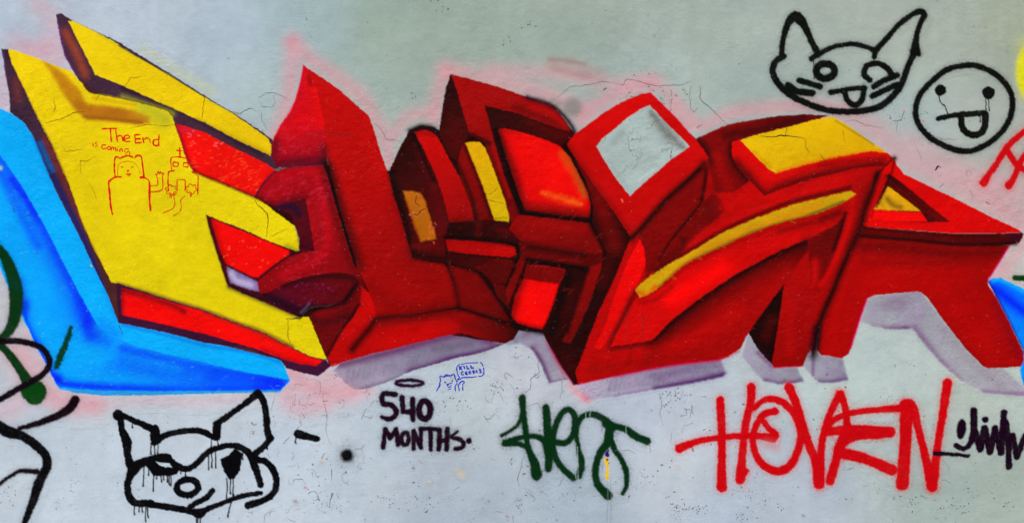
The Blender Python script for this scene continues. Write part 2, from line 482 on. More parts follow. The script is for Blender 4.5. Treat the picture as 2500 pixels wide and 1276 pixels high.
# overspray
for pts, r, a in (([(95, 10), (120, 40), (130, 90), (90, 120), (40, 105)], 34, .5), ([(150, 130), (130, 120), (70, 130)], 30, .4),
                  ([(110, 140), (150, 150)], 26, .3), ([(20, 180), (8, 210), (12, 250)], 18, .35),
                  ([(715, 105), (712, 160), (705, 230), (690, 290), (672, 335)], 26, .62), ([(715, 105), (760, 145), (840, 200), (895, 250), (935, 330), (955, 400)], 24, .62),
                  ([(960, 330), (1000, 285), (1050, 275)], 24, .55), ([(1062, 290), (1072, 220), (1090, 175)], 24, .6),
                  ([(1090, 172), (1180, 192), (1290, 220), (1350, 240), (1420, 270)], 30, .62), ([(1200, 170), (1300, 175), (1400, 190), (1500, 205), (1590, 195)], 22, .42),
                  ([(1420, 290), (1470, 250), (1540, 215), (1600, 205)], 26, .66), ([(1630, 225), (1690, 290)], 20, .5),
                  ([(1640, 260), (1670, 300), (1720, 305), (1790, 275), (1900, 262), (2000, 258), (2060, 270)], 22, .62),
                  ([(2080, 280), (2150, 330), (2200, 380), (2290, 430), (2400, 480), (2490, 540), (2560, 560)], 40, .55), ([(2230, 350), (2300, 390), (2400, 440), (2480, 470)], 40, .4),
                  ([(2500, 600), (2460, 640), (2430, 680)], 32, .55), ([(2440, 650), (2500, 690), (2560, 700)], 22, .3),
                  ([(100, 890), (60, 960), (20, 1000)], 36, .35), ([(30, 860), (60, 900)], 34, .5), ([(70, 820), (60, 860)], 24, .35), ([(120, 960), (170, 985), (230, 985)], 34, .66), ([(230, 990), (360, 975), (480, 980), (620, 965)], 20, .26),
                  ([(715, 910), (740, 935), (790, 950), (830, 960), (860, 955)], 32, .72), ([(700, 960), (720, 990), (790, 985)], 30, .5), ([(790, 905), (830, 925), (900, 950)], 22, .45),
                  ([(1395, 940), (1420, 965), (1432, 972)], 14, .7)):
    fog(pts, r, PK, a * (0.5 if pts[0][0] < 200 and pts[0][1] < 300 else 0.95 if pts[0][1] > 850 else 0.70), pid=p_over, power=2.4)
    fog([q[:2] for q in pts], r * .55, (226, 122, 138), a * (0.2 if pts[0][0] < 200 or pts[0][1] > 600 else 0.30), pid=p_over, power=2.0)
fog([(1343, 146), (1380, 148), (1428, 158)], 7, (150, 120, 112), .6, pid=p_over)
fog([(1355, 170), (1400, 180), (1440, 188)], 9, (178, 120, 122), .5, pid=p_over)
fog([(1340, 160), (1420, 168), (1470, 186)], 16, (190, 140, 142), .4, pid=p_over)
fog([(1397, 262), (1398, 264)], 24, (128, 130, 124), .8, pid=p_over, power=4)
fog([(1350, 246), (1365, 252)], 10, (128, 130, 124), .5, pid=p_over)
fog([(1272, 130), (1288, 155)], 12, (140, 150, 152), .3, pid=p_over)
fog([(640, 285), (645, 300)], 16, (230, 228, 120), .0)
fog([(1428, 965), (1433, 973)], 8, (225, 70, 90), .5, pid=p_over)
for pts in ([(350, 120), (430, 170), (520, 225)],):
    fog(pts, 12, (205, 205, 130), .35, pid=p_over)

# violet drop shadows
V = (122, 102, 138); VD = (84, 4, 98)
m = poly(p_sh, [(813, 903), (833, 885), (900, 866), (1000, 840), (1067, 822), (1127, 812), (1183, 826), (1228, 840), (1175, 860), (1110, 874), (1060, 888), (1000, 906), (950, 930), (900, 947), (867, 951), (842, 934)], V, (154, 138, 164), ((1000, 840), (900, 950)), soft=4, alpha=.82, mottle=.22)
fog([(1235, 840), (1180, 858), (1100, 875), (1050, 892), (1000, 906)], 9, VD, .95, m); fog([(1000, 908), (940, 932), (880, 948)], 5, (110, 95, 120), .6, m)
fog([(830, 890), (930, 865), (1060, 830), (1130, 815), (1200, 835)], 12, (100, 30, 92), .8, m); fog([(1060, 850), (1150, 838)], 12, (90, 75, 95), .5, m)
m = poly(p_sh, [(1233, 842), (1267, 800), (1325, 808), (1347, 848), (1385, 925), (1341, 934), (1318, 882), (1299, 852), (1270, 838), (1245, 842)], V, (146, 134, 152), ((1300, 820), (1350, 930)), soft=9, alpha=.80, mottle=.26)
fog([(1300, 850), (1320, 880), (1341, 932)], 8, (92, 30, 100), .85, m); fog([(1341, 932), (1385, 924)], 4, (110, 60, 120), .6, m); fog([(1335, 830), (1365, 890), (1395, 935)], 7, (170, 30, 80), .6, m)
fog([(1260, 825), (1290, 815)], 10, (110, 90, 115), .5, m)
m = poly(p_sh, [(1405, 940), (1500, 915), (1633, 890), (1760, 876), (1774, 910), (1764, 919), (1700, 933), (1600, 949), (1500, 967), (1440, 977)], (122, 94, 138), (168, 148, 174), ((1700, 900), (1450, 960)), soft=9, alpha=.80, mottle=.26)
fog([(1765, 914), (1700, 930), (1600, 948)], 9, (80, 6, 96), .95, m); fog([(1600, 948), (1500, 966)], 4, (130, 60, 140), .5, m); fog([(1740, 885), (1660, 905), (1600, 920)], 14, (110, 80, 125), .5, m)
fog([(1500, 918), (1633, 893), (1760, 878)], 5, (150, 20, 90), .7, m)
m = poly(p_sh, [(1812, 868), (1827, 812), (1852, 852), (1890, 895), (1945, 893), (1961, 930), (1930, 935), (1898, 935), (1866, 929), (1838, 903)], (116, 92, 130), (156, 138, 166), ((1940, 920), (1820, 860)), soft=9, alpha=.80, mottle=.26)
fog([(1961, 930), (1900, 936), (1866, 930)], 8, (90, 40, 105), .8, m); fog([(1850, 860), (1885, 893)], 6, (120, 30, 100), .6, m)
m = poly(p_sh, [(1975, 852), (2003, 866), (2057, 872), (2069, 925), (2040, 932), (2000, 932), (1983, 917), (1960, 893)], (116, 88, 130), (150, 128, 162), ((2050, 890), (1980, 900)), soft=9, alpha=.80, mottle=.26)
fog([(2068, 926), (2030, 932), (1990, 932)], 8, (90, 40, 105), .8, m); fog([(1985, 880), (1984, 915)], 5, (110, 40, 120), .6, m)
m = poly(p_sh, [(2100, 785), (2117, 728), (2133, 720), (2233, 712), (2250, 712), (2300, 778), (2357, 850), (2400, 893), (2450, 899), (2500, 948), (2600, 1000), (2540, 968), (2470, 964), (2400, 957), (2350, 930), (2300, 887), (2262, 845), (2228, 802), (2180, 803), (2120, 792)], (140, 124, 150), (160, 148, 168), ((2170, 740), (2400, 940)), soft=10, alpha=.80, mottle=.24)
fog([(2130, 800), (2180, 803), (2215, 800)], 8, (110, 50, 112), .85, m); fog([(2232, 800), (2300, 886), (2340, 925)], 10, (128, 84, 132), .7, m)
fog([(2160, 745), (2200, 740)], 16, (130, 105, 130), .5, m); fog([(2400, 955), (2500, 962)], 7, (130, 70, 130), .6, m); fog([(2300, 800), (2380, 890), (2440, 940)], 14, (150, 140, 150), .5, m)

for xx in range(850, 1200, 13):
    fog([(xx + 6, 882 - (xx - 850) * .12), (xx - 4, 930 - (xx - 850) * .2)], 5, (110, 98, 118), .22 + .1 * math.sin(xx), smooth=False, grain=.8)
for xx in range(1490, 1760, 12):
    fog([(xx + 4, 925 - (xx - 1490) * .13), (xx - 3, 952 - (xx - 1490) * .15)], 5, (104, 84, 116), .25 + .12 * math.sin(xx), smooth=False, grain=.8)
# ---- blue block shadow at the left
BL, BM, BD = (0, 172, 255), (0, 128, 255), (0, 22, 255)
blue = poly(p_blue, [(-110, 230), (0, 265), (27, 277), (60, 297), (84, 330), (125, 425), (200, 560), (295, 775), (296, 785), (400, 806), (500, 833), (610, 850), (685, 878), (697, 897), (709, 929), (684, 956), (600, 958), (500, 960), (400, 963), (250, 965), (180, 957), (143, 949), (127, 918), (108, 880), (88, 848), (73, 812), (55, 778), (45, 745), (30, 725), (14, 690), (0, 655), (-60, 560), (-110, 520)], BL, mottle=.05)
face = poly(p_blue_lo, [(-110, 250), (-40, 330), (0, 378), (33, 425), (60, 465), (100, 535), (150, 632), (193, 715), (236, 792), (262, 816), (333, 845), (420, 866), (500, 885), (600, 908), (709, 927), (684, 952), (600, 953), (400, 954), (250, 953), (160, 947), (143, 945), (127, 915), (90, 845), (60, 778), (40, 735), (0, 650), (-60, 560), (-110, 520)], (0, 163, 255), mottle=.05, soft=3)
fog([(0, 385), (33, 430), (60, 470), (100, 540), (150, 637), (193, 720), (225, 795)], 24, (0, 70, 255), .8, face)
fog([(30, 440), (60, 480), (100, 550), (140, 632), (190, 730), (215, 790)], 11, BD, .8, face)
fog([(195, 745), (212, 790), (222, 815)], 22, (0, 0, 240), .95, face); fog([(222, 812), (260, 835)], 20, (0, 80, 255), .6, face)
fog([(300, 850), (420, 880), (540, 905), (680, 930)], 14, (0, 50, 255), .75, face); fog([(460, 910), (560, 925), (690, 932)], 22, (0, 35, 255), .85, face)
fog([(60, 740), (62, 790), (90, 845), (110, 890), (140, 925)], 14, (0, 30, 250), .9, face); fog([(140, 925), (170, 938), (300, 946), (450, 948), (680, 945)], 13, (0, 30, 255), .9, face)
fog([(50, 690), (56, 750)], 14, (0, 60, 230), .6, face); fog([(130, 750), (180, 830), (190, 880)], 24, (0, 152, 255), .6, face); fog([(230, 895), (330, 905), (480, 925)], 24, (0, 135, 255), .7, face); fog([(170, 860), (230, 880)], 26, (0, 172, 255), .6, face)
fog([(250, 790), (285, 815), (240, 800)], 14, (0, 130, 255), .6, blue)
fog([(85, 330), (125, 425), (200, 562), (250, 665), (294, 780)], 6, (10, 20, 150), .85, blue); fog([(100, 340), (160, 480), (240, 640), (290, 770)], 15, (0, 90, 230), .35, blue)
poly(p_blue, [(160, 950), (300, 954), (500, 953), (690, 951), (680, 958), (500, 962), (250, 967), (180, 960)], (40, 150, 215), soft=3, alpha=.8, clip=blue)
fog([(300, 792), (400, 816), (500, 842), (600, 858), (690, 885)], 5, (0, 90, 210), .5, blue)
scratches((20, 420, 240, 940), 40, (110, 205, 255), .35, (2, 7), -0.5, 31, 1.3, blue); scratches((150, 880, 690, 950), 40, (90, 190, 255), .35, (3, 9), -0.4, 32, 1.4, blue)

fog([(90, 560), (150, 690), (185, 770)], 26, (0, 110, 255), .5, face); fog([(300, 880), (450, 925), (600, 935)], 26, (0, 90, 255), .6, face); fog([(0, 420), (40, 500), (90, 600)], 14, (0, 50, 255), .55, face)
# ---- purple edges of the yellow letter
D1 = (66, 38, 58)
e1 = poly(p_y_edge, [(137, 36), (150, 33), (180, 52), (290, 103), (420, 183), (500, 234), (570, 276), (640, 322), (666, 342), (668, 390), (684, 410), (672, 414), (633, 390), (557, 354), (500, 324), (450, 308), (423, 296), (417, 272), (383, 262), (330, 247), (280, 237), (235, 233), (218, 228), (183, 182), (157, 135), (150, 107), (141, 60)], D1, mottle=.22)
fog([(160, 80), (182, 120), (200, 160), (208, 182)], 11, (150, 62, 38), .85, e1); fog([(142, 60), (152, 110), (160, 138), (185, 182)], 3, (120, 40, 140), .6, e1)
fog([(300, 238), (360, 258), (420, 277)], 8, (150, 150, 40), .75, e1); fog([(300, 215), (420, 262), (520, 315), (640, 378)], 6, (34, 14, 34), .6, e1)
e2 = poly(p_y_edge, [(3, 120), (22, 121), (40, 160), (70, 217), (103, 290), (137, 353), (167, 425), (177, 445), (210, 542), (243, 615), (260, 645), (285, 690), (285, 700), (291, 788), (286, 772), (263, 718), (227, 648), (190, 568), (147, 488), (123, 435), (100, 377), (80, 330), (57, 297), (25, 275), (23, 233), (13, 177), (7, 140)], (60, 34, 52), mottle=.25)
fog([(40, 200), (45, 240)], 12, (104, 44, 50), .8, e2); fog([(110, 340), (140, 400), (175, 480), (215, 570), (255, 660), (275, 705)], 11, (112, 40, 40), .9, e2)
fog([(95, 345), (125, 420), (155, 480), (200, 570), (235, 650), (280, 755)], 7, (14, 30, 100), .8, e2); fog([(98, 350), (118, 395), (128, 415)], 7, (10, 90, 160), .8, e2)
fog([(6, 130), (14, 190), (22, 250)], 3, (130, 70, 150), .6, e2)

poly(p_y_edge, [(22, 128), (60, 216), (140, 380), (288, 785), (500, 832), (697, 880), (797, 890), (797, 872), (755, 772), (650, 738), (733, 616), (718, 541), (674, 416), (640, 392), (500, 323), (423, 296), (383, 264), (260, 236), (190, 194), (110, 152)], (74, 34, 34), mottle=.2)
poly(p_y, [(215, 226), (262, 231), (383, 257), (412, 268), (424, 284), (420, 300), (383, 280), (260, 245)], (120, 100, 30), mottle=.2)
YL, YM = (244, 210, 0), (226, 200, 8)
bar = poly(p_y_bar, [(166, 52), (177, 51), (225, 74), (280, 103), (333, 138), (417, 185), (500, 238), (567, 277), (633, 322), (655, 338), (663, 355), (661, 380), (583, 344), (500, 299), (450, 277), (383, 247), (290, 205), (233, 183), (200, 118)], YL, (240, 200, 0), ((200, 80), (640, 360)), mottle=.05)
fog([(240, 85), (290, 112), (340, 142)], 5, (190, 180, 20), .5, bar); fog([(500, 240), (560, 275)], 4, (190, 190, 30), .4, bar); fog([(290, 112), (400, 176), (500, 237)], 1.6, (70, 50, 40), .9)
fog([(480, 292), (580, 342), (655, 377)], 7, (170, 130, 10), .5, bar)
ye = poly(p_y, [(20, 121), (35, 122), (70, 135), (110, 150), (175, 175), (190, 192), (218, 228), (260, 235), (330, 249), (383, 263), (410, 273), (420, 284), (427, 305), (443, 353), (457, 395), (472, 420), (500, 432), (533, 445), (620, 482), (710, 523), (717, 541), (730, 582), (731, 610), (725, 614), (703, 607), (657, 588), (580, 553), (533, 537), (503, 524), (515, 572), (530, 618), (547, 672), (557, 698), (600, 718), (650, 738), (713, 767), (733, 775), (753, 772), (760, 782), (777, 818), (790, 850), (797, 875), (787, 878), (753, 867), (713, 847), (640, 809), (573, 785), (500, 757), (417, 732), (333, 705), (287, 690), (273, 690), (250, 645), (233, 615), (200, 542), (167, 445), (157, 425), (127, 353), (93, 290), (60, 217), (30, 157)], (242, 208, 0), (228, 205, 4), ((100, 150), (420, 640)), mottle=.06)
OR = (186, 108, 14)
sh = poly(0, [(103, 148), (122, 154), (160, 182), (196, 222), (213, 254), (262, 257), (330, 270), (366, 282), (366, 302), (340, 305), (270, 297), (212, 293), (186, 272), (158, 236), (126, 182)], (205, 140, 8), OR, ((130, 170), (260, 285)), soft=14, alpha=.92, clip=ye, mottle=.12)
fog([(205, 285), (270, 290), (345, 300)], 6, (150, 84, 14), .8, sh); fog([(190, 255), (215, 270), (300, 278)], 12, (176, 104, 14), .7, sh); fog([(140, 180), (170, 220)], 8, (186, 112, 10), .5, sh)
fog([(345, 262), (375, 272), (405, 290)], 16, (188, 186, 30), .85, ye); fog([(372, 290), (400, 305)], 14, (180, 176, 30), .5, ye); fog([(230, 240), (330, 256)], 5, (196, 126, 10), .4, ye)
fog([(290, 692), (333, 705), (417, 731), (500, 756), (573, 784), (640, 808), (715, 846)], 5, (120, 80, 20), .8, ye)
fog([(505, 527), (516, 572), (531, 618), (548, 672), (558, 699)], 3, (90, 80, 20), .7, ye); fog([(470, 420), (533, 446), (620, 483), (709, 523)], 2.5, (110, 80, 10), .7, ye)
fog([(700, 600), (728, 612)], 6, (110, 130, 30), .6, ye); fog([(724, 560), (731, 600)], 3, (120, 120, 20), .6, ye)
fog([(30, 160), (60, 220), (95, 292), (128, 355), (160, 430), (200, 542), (250, 648)], 2.5, (150, 110, 10), .7, ye)

# bright red sides between the arms
r1 = poly(p_y_red, [(429, 303), (450, 308), (500, 324), (557, 354), (633, 391), (676, 416), (658, 436), (643, 448), (632, 463), (623, 480), (533, 444), (500, 431), (472, 419), (457, 393), (443, 352)], (238, 8, 0), mottle=.1)
fog([(432, 310), (446, 352), (460, 395), (474, 415)], 7, (120, 0, 20), .7, r1); fog([(440, 312), (470, 322)], 8, (210, 20, 50), .8, r1)
scratches((450, 330, 665, 470), 120, (255, 110, 50), .36, (2, 15), -0.35, 41, 1.3, r1); scratches((450, 320, 540, 370), 14, (255, 150, 150), .5, (3, 10), -0.3, 42, 1.3, r1)
fog([(472, 418), (533, 443), (620, 480)], 3, (60, 0, 0), .7, r1)
base2 = poly(p_y_red2, [(503, 524), (533, 537), (657, 588), (727, 613), (731, 617), (700, 628), (667, 652), (636, 677), (636, 715), (660, 742), (600, 718), (557, 698), (547, 672), (530, 618), (515, 572)], (70, 0, 14), mottle=.2)
r2 = poly(p_y_red2, [(516, 534), (533, 540), (657, 591), (706, 611), (706, 622), (667, 649), (640, 670), (630, 677), (617, 675), (583, 659), (552, 643), (538, 612), (524, 565)], (244, 4, 0), soft=5, mottle=.06)
fog([(518, 540), (532, 590), (548, 640)], 8, (150, 0, 0), .6, r2); scratches((540, 550, 700, 660), 22, (255, 120, 60), .6, (2, 5), -0.3, 43, 1.3, r2)
lil = poly(p_y_red2, [(553, 651), (577, 662), (617, 682), (634, 692), (634, 712), (600, 703), (563, 690)], (128, 104, 160), soft=6, mottle=.2)
fog([(565, 668), (578, 684), (612, 695)], 9, (196, 182, 220), .75, lil)
fog([(560, 700), (600, 717), (650, 738), (730, 772)], 5, (30, 4, 22), .8)

e3 = poly(p_y_edge, [(283, 691), (295, 694), (333, 707), (417, 734), (500, 758), (573, 787), (640, 811), (713, 848), (753, 869), (797, 878), (808, 893), (790, 908), (777, 917), (740, 910), (700, 899), (687, 881), (610, 851), (500, 836), (400, 810), (290, 788)], (58, 14, 46), mottle=.2)
r3 = poly(p_y_red3, [(297, 704), (333, 711), (417, 737), (500, 761), (573, 789), (640, 813), (713, 850), (753, 870), (788, 880), (773, 892), (733, 887), (687, 874), (633, 853), (583, 838), (500, 814), (367, 783), (297, 768)], (244, 4, 0), soft=4, mottle=.06)
fog([(300, 708), (360, 724), (420, 745), (450, 760)], 9, (120, 0, 10), .75, r3); fog([(297, 705), (297, 768)], 7, (120, 0, 20), .7, r3); fog([(500, 764), (600, 802), (700, 846)], 4, (120, 30, 10), .5, r3)
fog([(640, 850), (700, 875), (775, 892)], 6, (150, 0, 10), .5, r3)

# ---- dark bed under the middle of the mural (shows between the pieces)
bed = poly(p_m, [(640, 720), (660, 742), (733, 775), (755, 772), (797, 875), (806, 893), (900, 850), (1000, 800), (1230, 838), (1253, 830), (1267, 806), (1325, 812), (1345, 850), (1370, 895), (1401, 940), (1500, 915), (1600, 820), (1900, 600), (1960, 420), (1790, 330), (1700, 340), (1588, 235), (1405, 330), (1353, 260), (1217, 213), (1103, 182), (1098, 186), (1088, 217), (1079, 273), (1072, 318), (1058, 310), (1028, 306), (1000, 317), (977, 360), (950, 417), (800, 402), (700, 408), (660, 430), (625, 482), (731, 560), (731, 617), (667, 652)], (40, 0, 2), mottle=.3)

# ---- tall letter
tf = poly(p_l, [(742, 160), (780, 186), (820, 213), (860, 247), (900, 283), (913, 317), (923, 353), (943, 413), (949, 425), (960, 475), (977, 525), (1000, 607), (1007, 630), (1086, 642), (1097, 665), (1113, 708), (1120, 748), (1060, 758), (1000, 768), (917, 775), (905, 720), (880, 668), (870, 640), (845, 560), (822, 480), (802, 400), (785, 300), (757, 200)], (196, 0, 0), (158, 0, 0), ((840, 250), (950, 620)), mottle=.07)
fog([(765, 185), (830, 240), (890, 295)], 20, (190, 0, 0), .5, tf); fog([(1000, 520), (1040, 640), (1100, 740)], 40, (128, 0, 0), .45, tf)
fog([(930, 400), (965, 500), (992, 600)], 6, (190, 0, 0), .4, tf)
tl = poly(p_l_face, [(740, 158), (752, 172), (770, 210), (790, 290), (801, 402), (760, 402), (700, 407), (678, 410), (664, 385), (662, 356), (670, 333), (683, 307), (707, 277), (720, 247), (733, 200)], (214, 0, 16), (150, 0, 24), ((730, 300), (745, 400)), mottle=.09)
fog([(745, 200), (775, 225), (785, 300)], 16, (232, 0, 0), .7, tl); fog([(755, 190), (758, 205)], 8, (120, 0, 0), .7, tl); fog([(742, 170), (728, 240), (700, 300)], 10, (196, 0, 30), .5, tl)
fog([(672, 350), (672, 400), (720, 395), (790, 392)], 14, (84, 0, 24), .75, tl); fog([(790, 360), (797, 400)], 12, (84, 0, 12), .7); scratches((680, 310, 790, 380), 50, (235, 50, 80), .25, (3, 12), -0.4, 44, 1.6, tl)
fog([(792, 398), (805, 425), (822, 498), (845, 575), (868, 650), (873, 700)], 7, (14, 0, 6), .95)
fog([(795, 400), (812, 425), (832, 498), (858, 575), (880, 650)], 10, (60, 0, 0), .7, tf)
lb = poly(p_l, [(878, 740), (884, 700), (902, 715), (914, 745), (918, 772), (900, 798), (860, 850), (810, 896), (798, 872), (833, 808), (866, 770)], (200, 0, 0), (176, 0, 0), ((900, 740), (820, 880)), soft=4)
fog([(878, 740), (878, 700), (872, 660)], 12, (150, 0, 0), .6)
mr = poly(p_c_un, [(753, 772), (775, 758), (833, 738), (870, 694), (877, 742), (833, 808), (805, 862), (799, 872), (777, 818)], (104, 0, 6), mottle=.15, soft=3)
fog([(833, 735), (868, 690)], 8, (12, 0, 4), .9); fog([(760, 775), (790, 790), (850, 770)], 7, (60, 0, 10), .6, mr); fog([(877, 742), (833, 808), (800, 865)], 3, (30, 0, 4), .8); fog([(780, 768), (830, 745)], 8, (150, 0, 10), .4, mr)
ft = poly(p_l_foot, [(918, 776), (1000, 770), (1060, 760), (1117, 752), (1167, 767), (1250, 793), (1266, 806), (1253, 828), (1230, 839), (1183, 827), (1127, 812), (1067, 824), (1000, 841), (900, 866), (833, 885), (810, 896), (860, 850), (900, 800)], (186, 0, 0), (60, 0, 0), ((1060, 830), (1240, 800)), mottle=.12)
fog([(860, 852), (905, 798), (925, 778), (1000, 771), (1060, 760), (1117, 751)], 8, (40, 0, 0), .92); fog([(930, 790), (1020, 778), (1100, 768)], 12, (110, 0, 0), .6, ft)
fog([(1120, 790), (1180, 800), (1230, 815)], 16, (96, 0, 0), .5, ft); fog([(830, 888), (930, 860), (1060, 828), (1127, 814)], 4, (130, 0, 40), .6, ft); fog([(950, 840), (1050, 810), (1110, 795)], 12, (200, 0, 0), .5, ft)
lr = poly(p_l_r, [(1092, 644), (1130, 650), (1167, 663), (1187, 688), (1213, 725), (1256, 790), (1167, 765), (1122, 750), (1113, 708), (1100, 668)], (122, 0, 0), (96, 0, 0), ((1120, 680), (1220, 780)), mottle=.14, soft=4)
fog([(1092, 645), (1108, 690), (1118, 748)], 6, (52, 0, 0), .8); fog([(1117, 751), (1167, 766), (1255, 793)], 4.5, (26, 0, 0), .9); fog([(1007, 631), (1086, 642), (1167, 662)], 4, (20, 0, 0), .9)
fog([(1167, 662), (1190, 692), (1215, 728), (1262, 800)], 4.5, (14, 0, 0), .9)

# ---- curved tube letter
cb = poly(p_c, list(map(tuple, cr([(623, 481), (643, 448), (673, 420), (700, 409), (745, 403), (788, 402)], 4))) + [(798, 425), (818, 498), (841, 575), (865, 652), (866, 670)] + list(map(tuple, cr([(866, 670), (833, 666), (800, 667), (750, 675), (697, 692), (658, 713)], 4))) + [(647, 716), (633, 712), (628, 690)] + list(map(tuple, cr([(637, 675), (667, 652), (700, 628), (731, 617), (767, 612)], 4))) + [(757, 552), (745, 487), (700, 497), (667, 504)], (166, 0, 14), (140, 0, 10), ((780, 420), (830, 640)), mottle=.1)
fog([(815, 430), (838, 520), (870, 640)], 16, (190, 0, 0), .4, cb); fog([(690, 430), (770, 425), (800, 560), (780, 630), (690, 670)], 12, (196, 0, 20), .55, cb)
fog([(790, 415), (810, 498), (836, 575), (860, 652)], 9, (80, 0, 6), .65, cb); fog([(625, 482), (667, 500), (700, 492), (740, 484)], 8, (60, 0, 14), .7, cb)
scratches((640, 420, 800, 500), 110, (226, 40, 80), .26, (2, 16), -0.5, 45, 1.6, cb); scratches((690, 610, 800, 690), 80, (226, 40, 70), .26, (3, 12), -0.4, 46, 1.5, cb); scratches((745, 490, 790, 600), 50, (226, 40, 60), .26, (3, 12), -0.4, 47, 1.5, cb)
ci = poly(p_c_in, [(667, 505), (700, 495), (746, 485), (758, 552), (768, 611), (732, 617), (730, 582), (717, 541), (710, 523)], (78, 0, 16), mottle=.2, soft=3)
fog([(680, 506), (715, 505), (728, 520)], 10, (28, 8, 40), .85, ci); fog([(735, 600), (762, 608)], 6, (40, 0, 20), .6, ci)
fog([(623, 481), (643, 448), (673, 418), (710, 406), (790, 401)], 2.6, (24, 6, 40), .9); fog([(637, 675), (667, 651), (700, 628), (731, 616)], 2.6, (24, 0, 16), .9)
cu = poly(p_c_un, [(650, 738), (647, 716), (660, 712), (697, 692), (750, 675), (800, 668), (833, 667), (866, 672), (870, 690), (833, 738), (800, 746), (760, 750), (735, 762), (713, 766)], (86, 0, 26), (100, 0, 8), ((700, 740), (840, 690)), mottle=.16, soft=3)
fog([(640, 718), (690, 740), (740, 762)], 11, (26, 0, 22), .9, cu); fog([(697, 695), (750, 679), (800, 672), (862, 678)], 7, (40, 0, 6), .8, cu); scratches((700, 690, 830, 760), 26, (150, 40, 110), .4, (2, 8), -0.4, 48, 1.5, cu)
fog([(750, 750), (830, 742), (868, 695)], 5, (14, 0, 8), .8); fog([(735, 762), (748, 750), (755, 740)], 3, (90, 80, 120), .5)

# ---- middle boxed letter
mf = poly(p_m, [(950, 417), (977, 360), (1000, 318), (1014, 324), (1027, 350), (1043, 383), (1063, 425), (1080, 475), (1098, 542), (1086, 580), (1088, 638), (1007, 629), (1000, 607), (977, 525), (960, 475)], (44, 0, 2), (78, 0, 4), ((970, 400), (1080, 540)), mottle=.2)
fog([(1030, 380), (1055, 440), (1075, 520), (1080, 570)], 13, (92, 0, 6), .6, mf); fog([(1012, 330), (1040, 400), (1060, 440)], 5, (16, 0, 0), .8, mf); fog([(955, 425), (985, 530), (1008, 620)], 8, (16, 0, 0), .9)
fog([(1010, 600), (1080, 600)], 9, (96, 0, 4), .7, mf); fog([(1010, 622), (1084, 632)], 6, (24, 0, 0), .8, mf)
om = poly(p_m_or, [(985, 467), (1005, 467), (1025, 472), (1037, 487), (1043, 510), (1054, 545), (1065, 582), (1027, 590), (1015, 560), (1001, 520)], (184, 98, 12), (176, 92, 0), ((1000, 470), (1050, 590)), soft=7, mottle=.14)
fog([(988, 490), (1006, 540), (1022, 586)], 6, (130, 40, 0), .7, om); scratches((1045, 540, 1065, 595), 12, (255, 110, 60), .6, (3, 8), 1.4, 49, 1.4)
sl = poly(p_m_slab, [(1013, 323), (1040, 317), (1064, 330), (1077, 350), (1095, 385), (1123, 435), (1147, 492), (1157, 538), (1098, 542), (1080, 475), (1063, 425), (1043, 383), (1027, 350)], (196, 0, 0), (150, 0, 0), ((1060, 340), (1130, 530)), soft=3.5, mottle=.1)
fog([(1000, 319), (1028, 308), (1056, 312), (1068, 324)], 5, (24, 0, 8), .9); fog([(1020, 322), (1060, 328)], 8, (130, 0, 4), .6, sl); fog([(1098, 540), (1157, 537)], 6, (90, 0, 0), .6, sl)
ad = poly(p_m_arch, [(1100, 183), (1113, 213), (1127, 260), (1147, 327), (1138, 345), (1126, 358), (1117, 395), (1095, 372), (1072, 325), (1073, 307), (1080, 273), (1090, 217)], (36, 0, 2), (66, 0, 2), ((1100, 220), (1120, 340)), mottle=.2)
fog([(1110, 300), (1120, 350)], 12, (84, 0, 4), .5, ad)
ar = poly(p_m_arch, [(1101, 182), (1140, 191), (1217, 213), (1287, 237), (1353, 260), (1385, 300), (1394, 322), (1360, 313), (1300, 291), (1267, 278), (1182, 257), (1197, 307), (1203, 333), (1230, 425), (1245, 465), (1268, 520), (1250, 545), (1243, 530), (1233, 492), (1212, 425), (1198, 393), (1184, 348), (1147, 330), (1127, 260), (1112, 210)], (160, 0, 2), (112, 0, 0), ((1180, 230), (1230, 480)), mottle=.09, soft=3)
fog([(1255, 262), (1300, 278), (1370, 305)], 7, (90, 0, 0), .55, ar); fog([(1300, 262), (1350, 280), (1380, 305)], 9, (180, 0, 0), .7, ar); fog([(1188, 350), (1210, 410), (1240, 500)], 5, (70, 0, 0), .5, ar); fog([(1200, 345), (1222, 415), (1245, 480)], 5, (176, 0, 0), .5, ar)
fog([(1287, 238), (1353, 261), (1402, 320), (1385, 350)], 5, (30, 0, 20), .95); fog([(1150, 328), (1182, 344), (1196, 350)], 5, (20, 0, 0), .8)
au = poly(p_m, [(1184, 259), (1267, 280), (1360, 315), (1395, 326), (1402, 324), (1384, 352), (1366, 356), (1317, 337), (1233, 313), (1210, 315), (1204, 330), (1197, 307)], (44, 0, 2), (64, 0, 2), ((1200, 280), (1340, 330)), mottle=.15, soft=3)
fog([(1290, 300), (1350, 325), (1380, 335)], 6, (90, 0, 0), .5, au)
ml = poly(p_m, [(1117, 395), (1127, 360), (1137, 350), (1143, 367), (1167, 425), (1180, 458), (1197, 508), (1207, 537), (1160, 538), (1148, 492), (1125, 435)], (140, 0, 0), (112, 0, 2), ((1130, 380), (1180, 520)), soft=3, mottle=.14)
fog([(1118, 400), (1150, 480), (1163, 538)], 5, (24, 0, 0), .8, ml); fog([(1135, 360), (1165, 430), (1200, 530)], 4, (40, 0, 0), .8, ml)
yb = poly(p_m_bar, [(1137, 350), (1147, 346), (1172, 348), (1184, 361), (1197, 393), (1209, 425), (1233, 492), (1244, 532), (1241, 541), (1208, 537), (1197, 508), (1180, 458), (1167, 425), (1145, 370)], (226, 168, 0), (214, 176, 0), ((1160, 360), (1225, 530)), soft=3, mottle=.08)
fog([(1143, 370), (1166, 425), (1196, 508)], 2.6, (170, 60, 0), .7, yb)
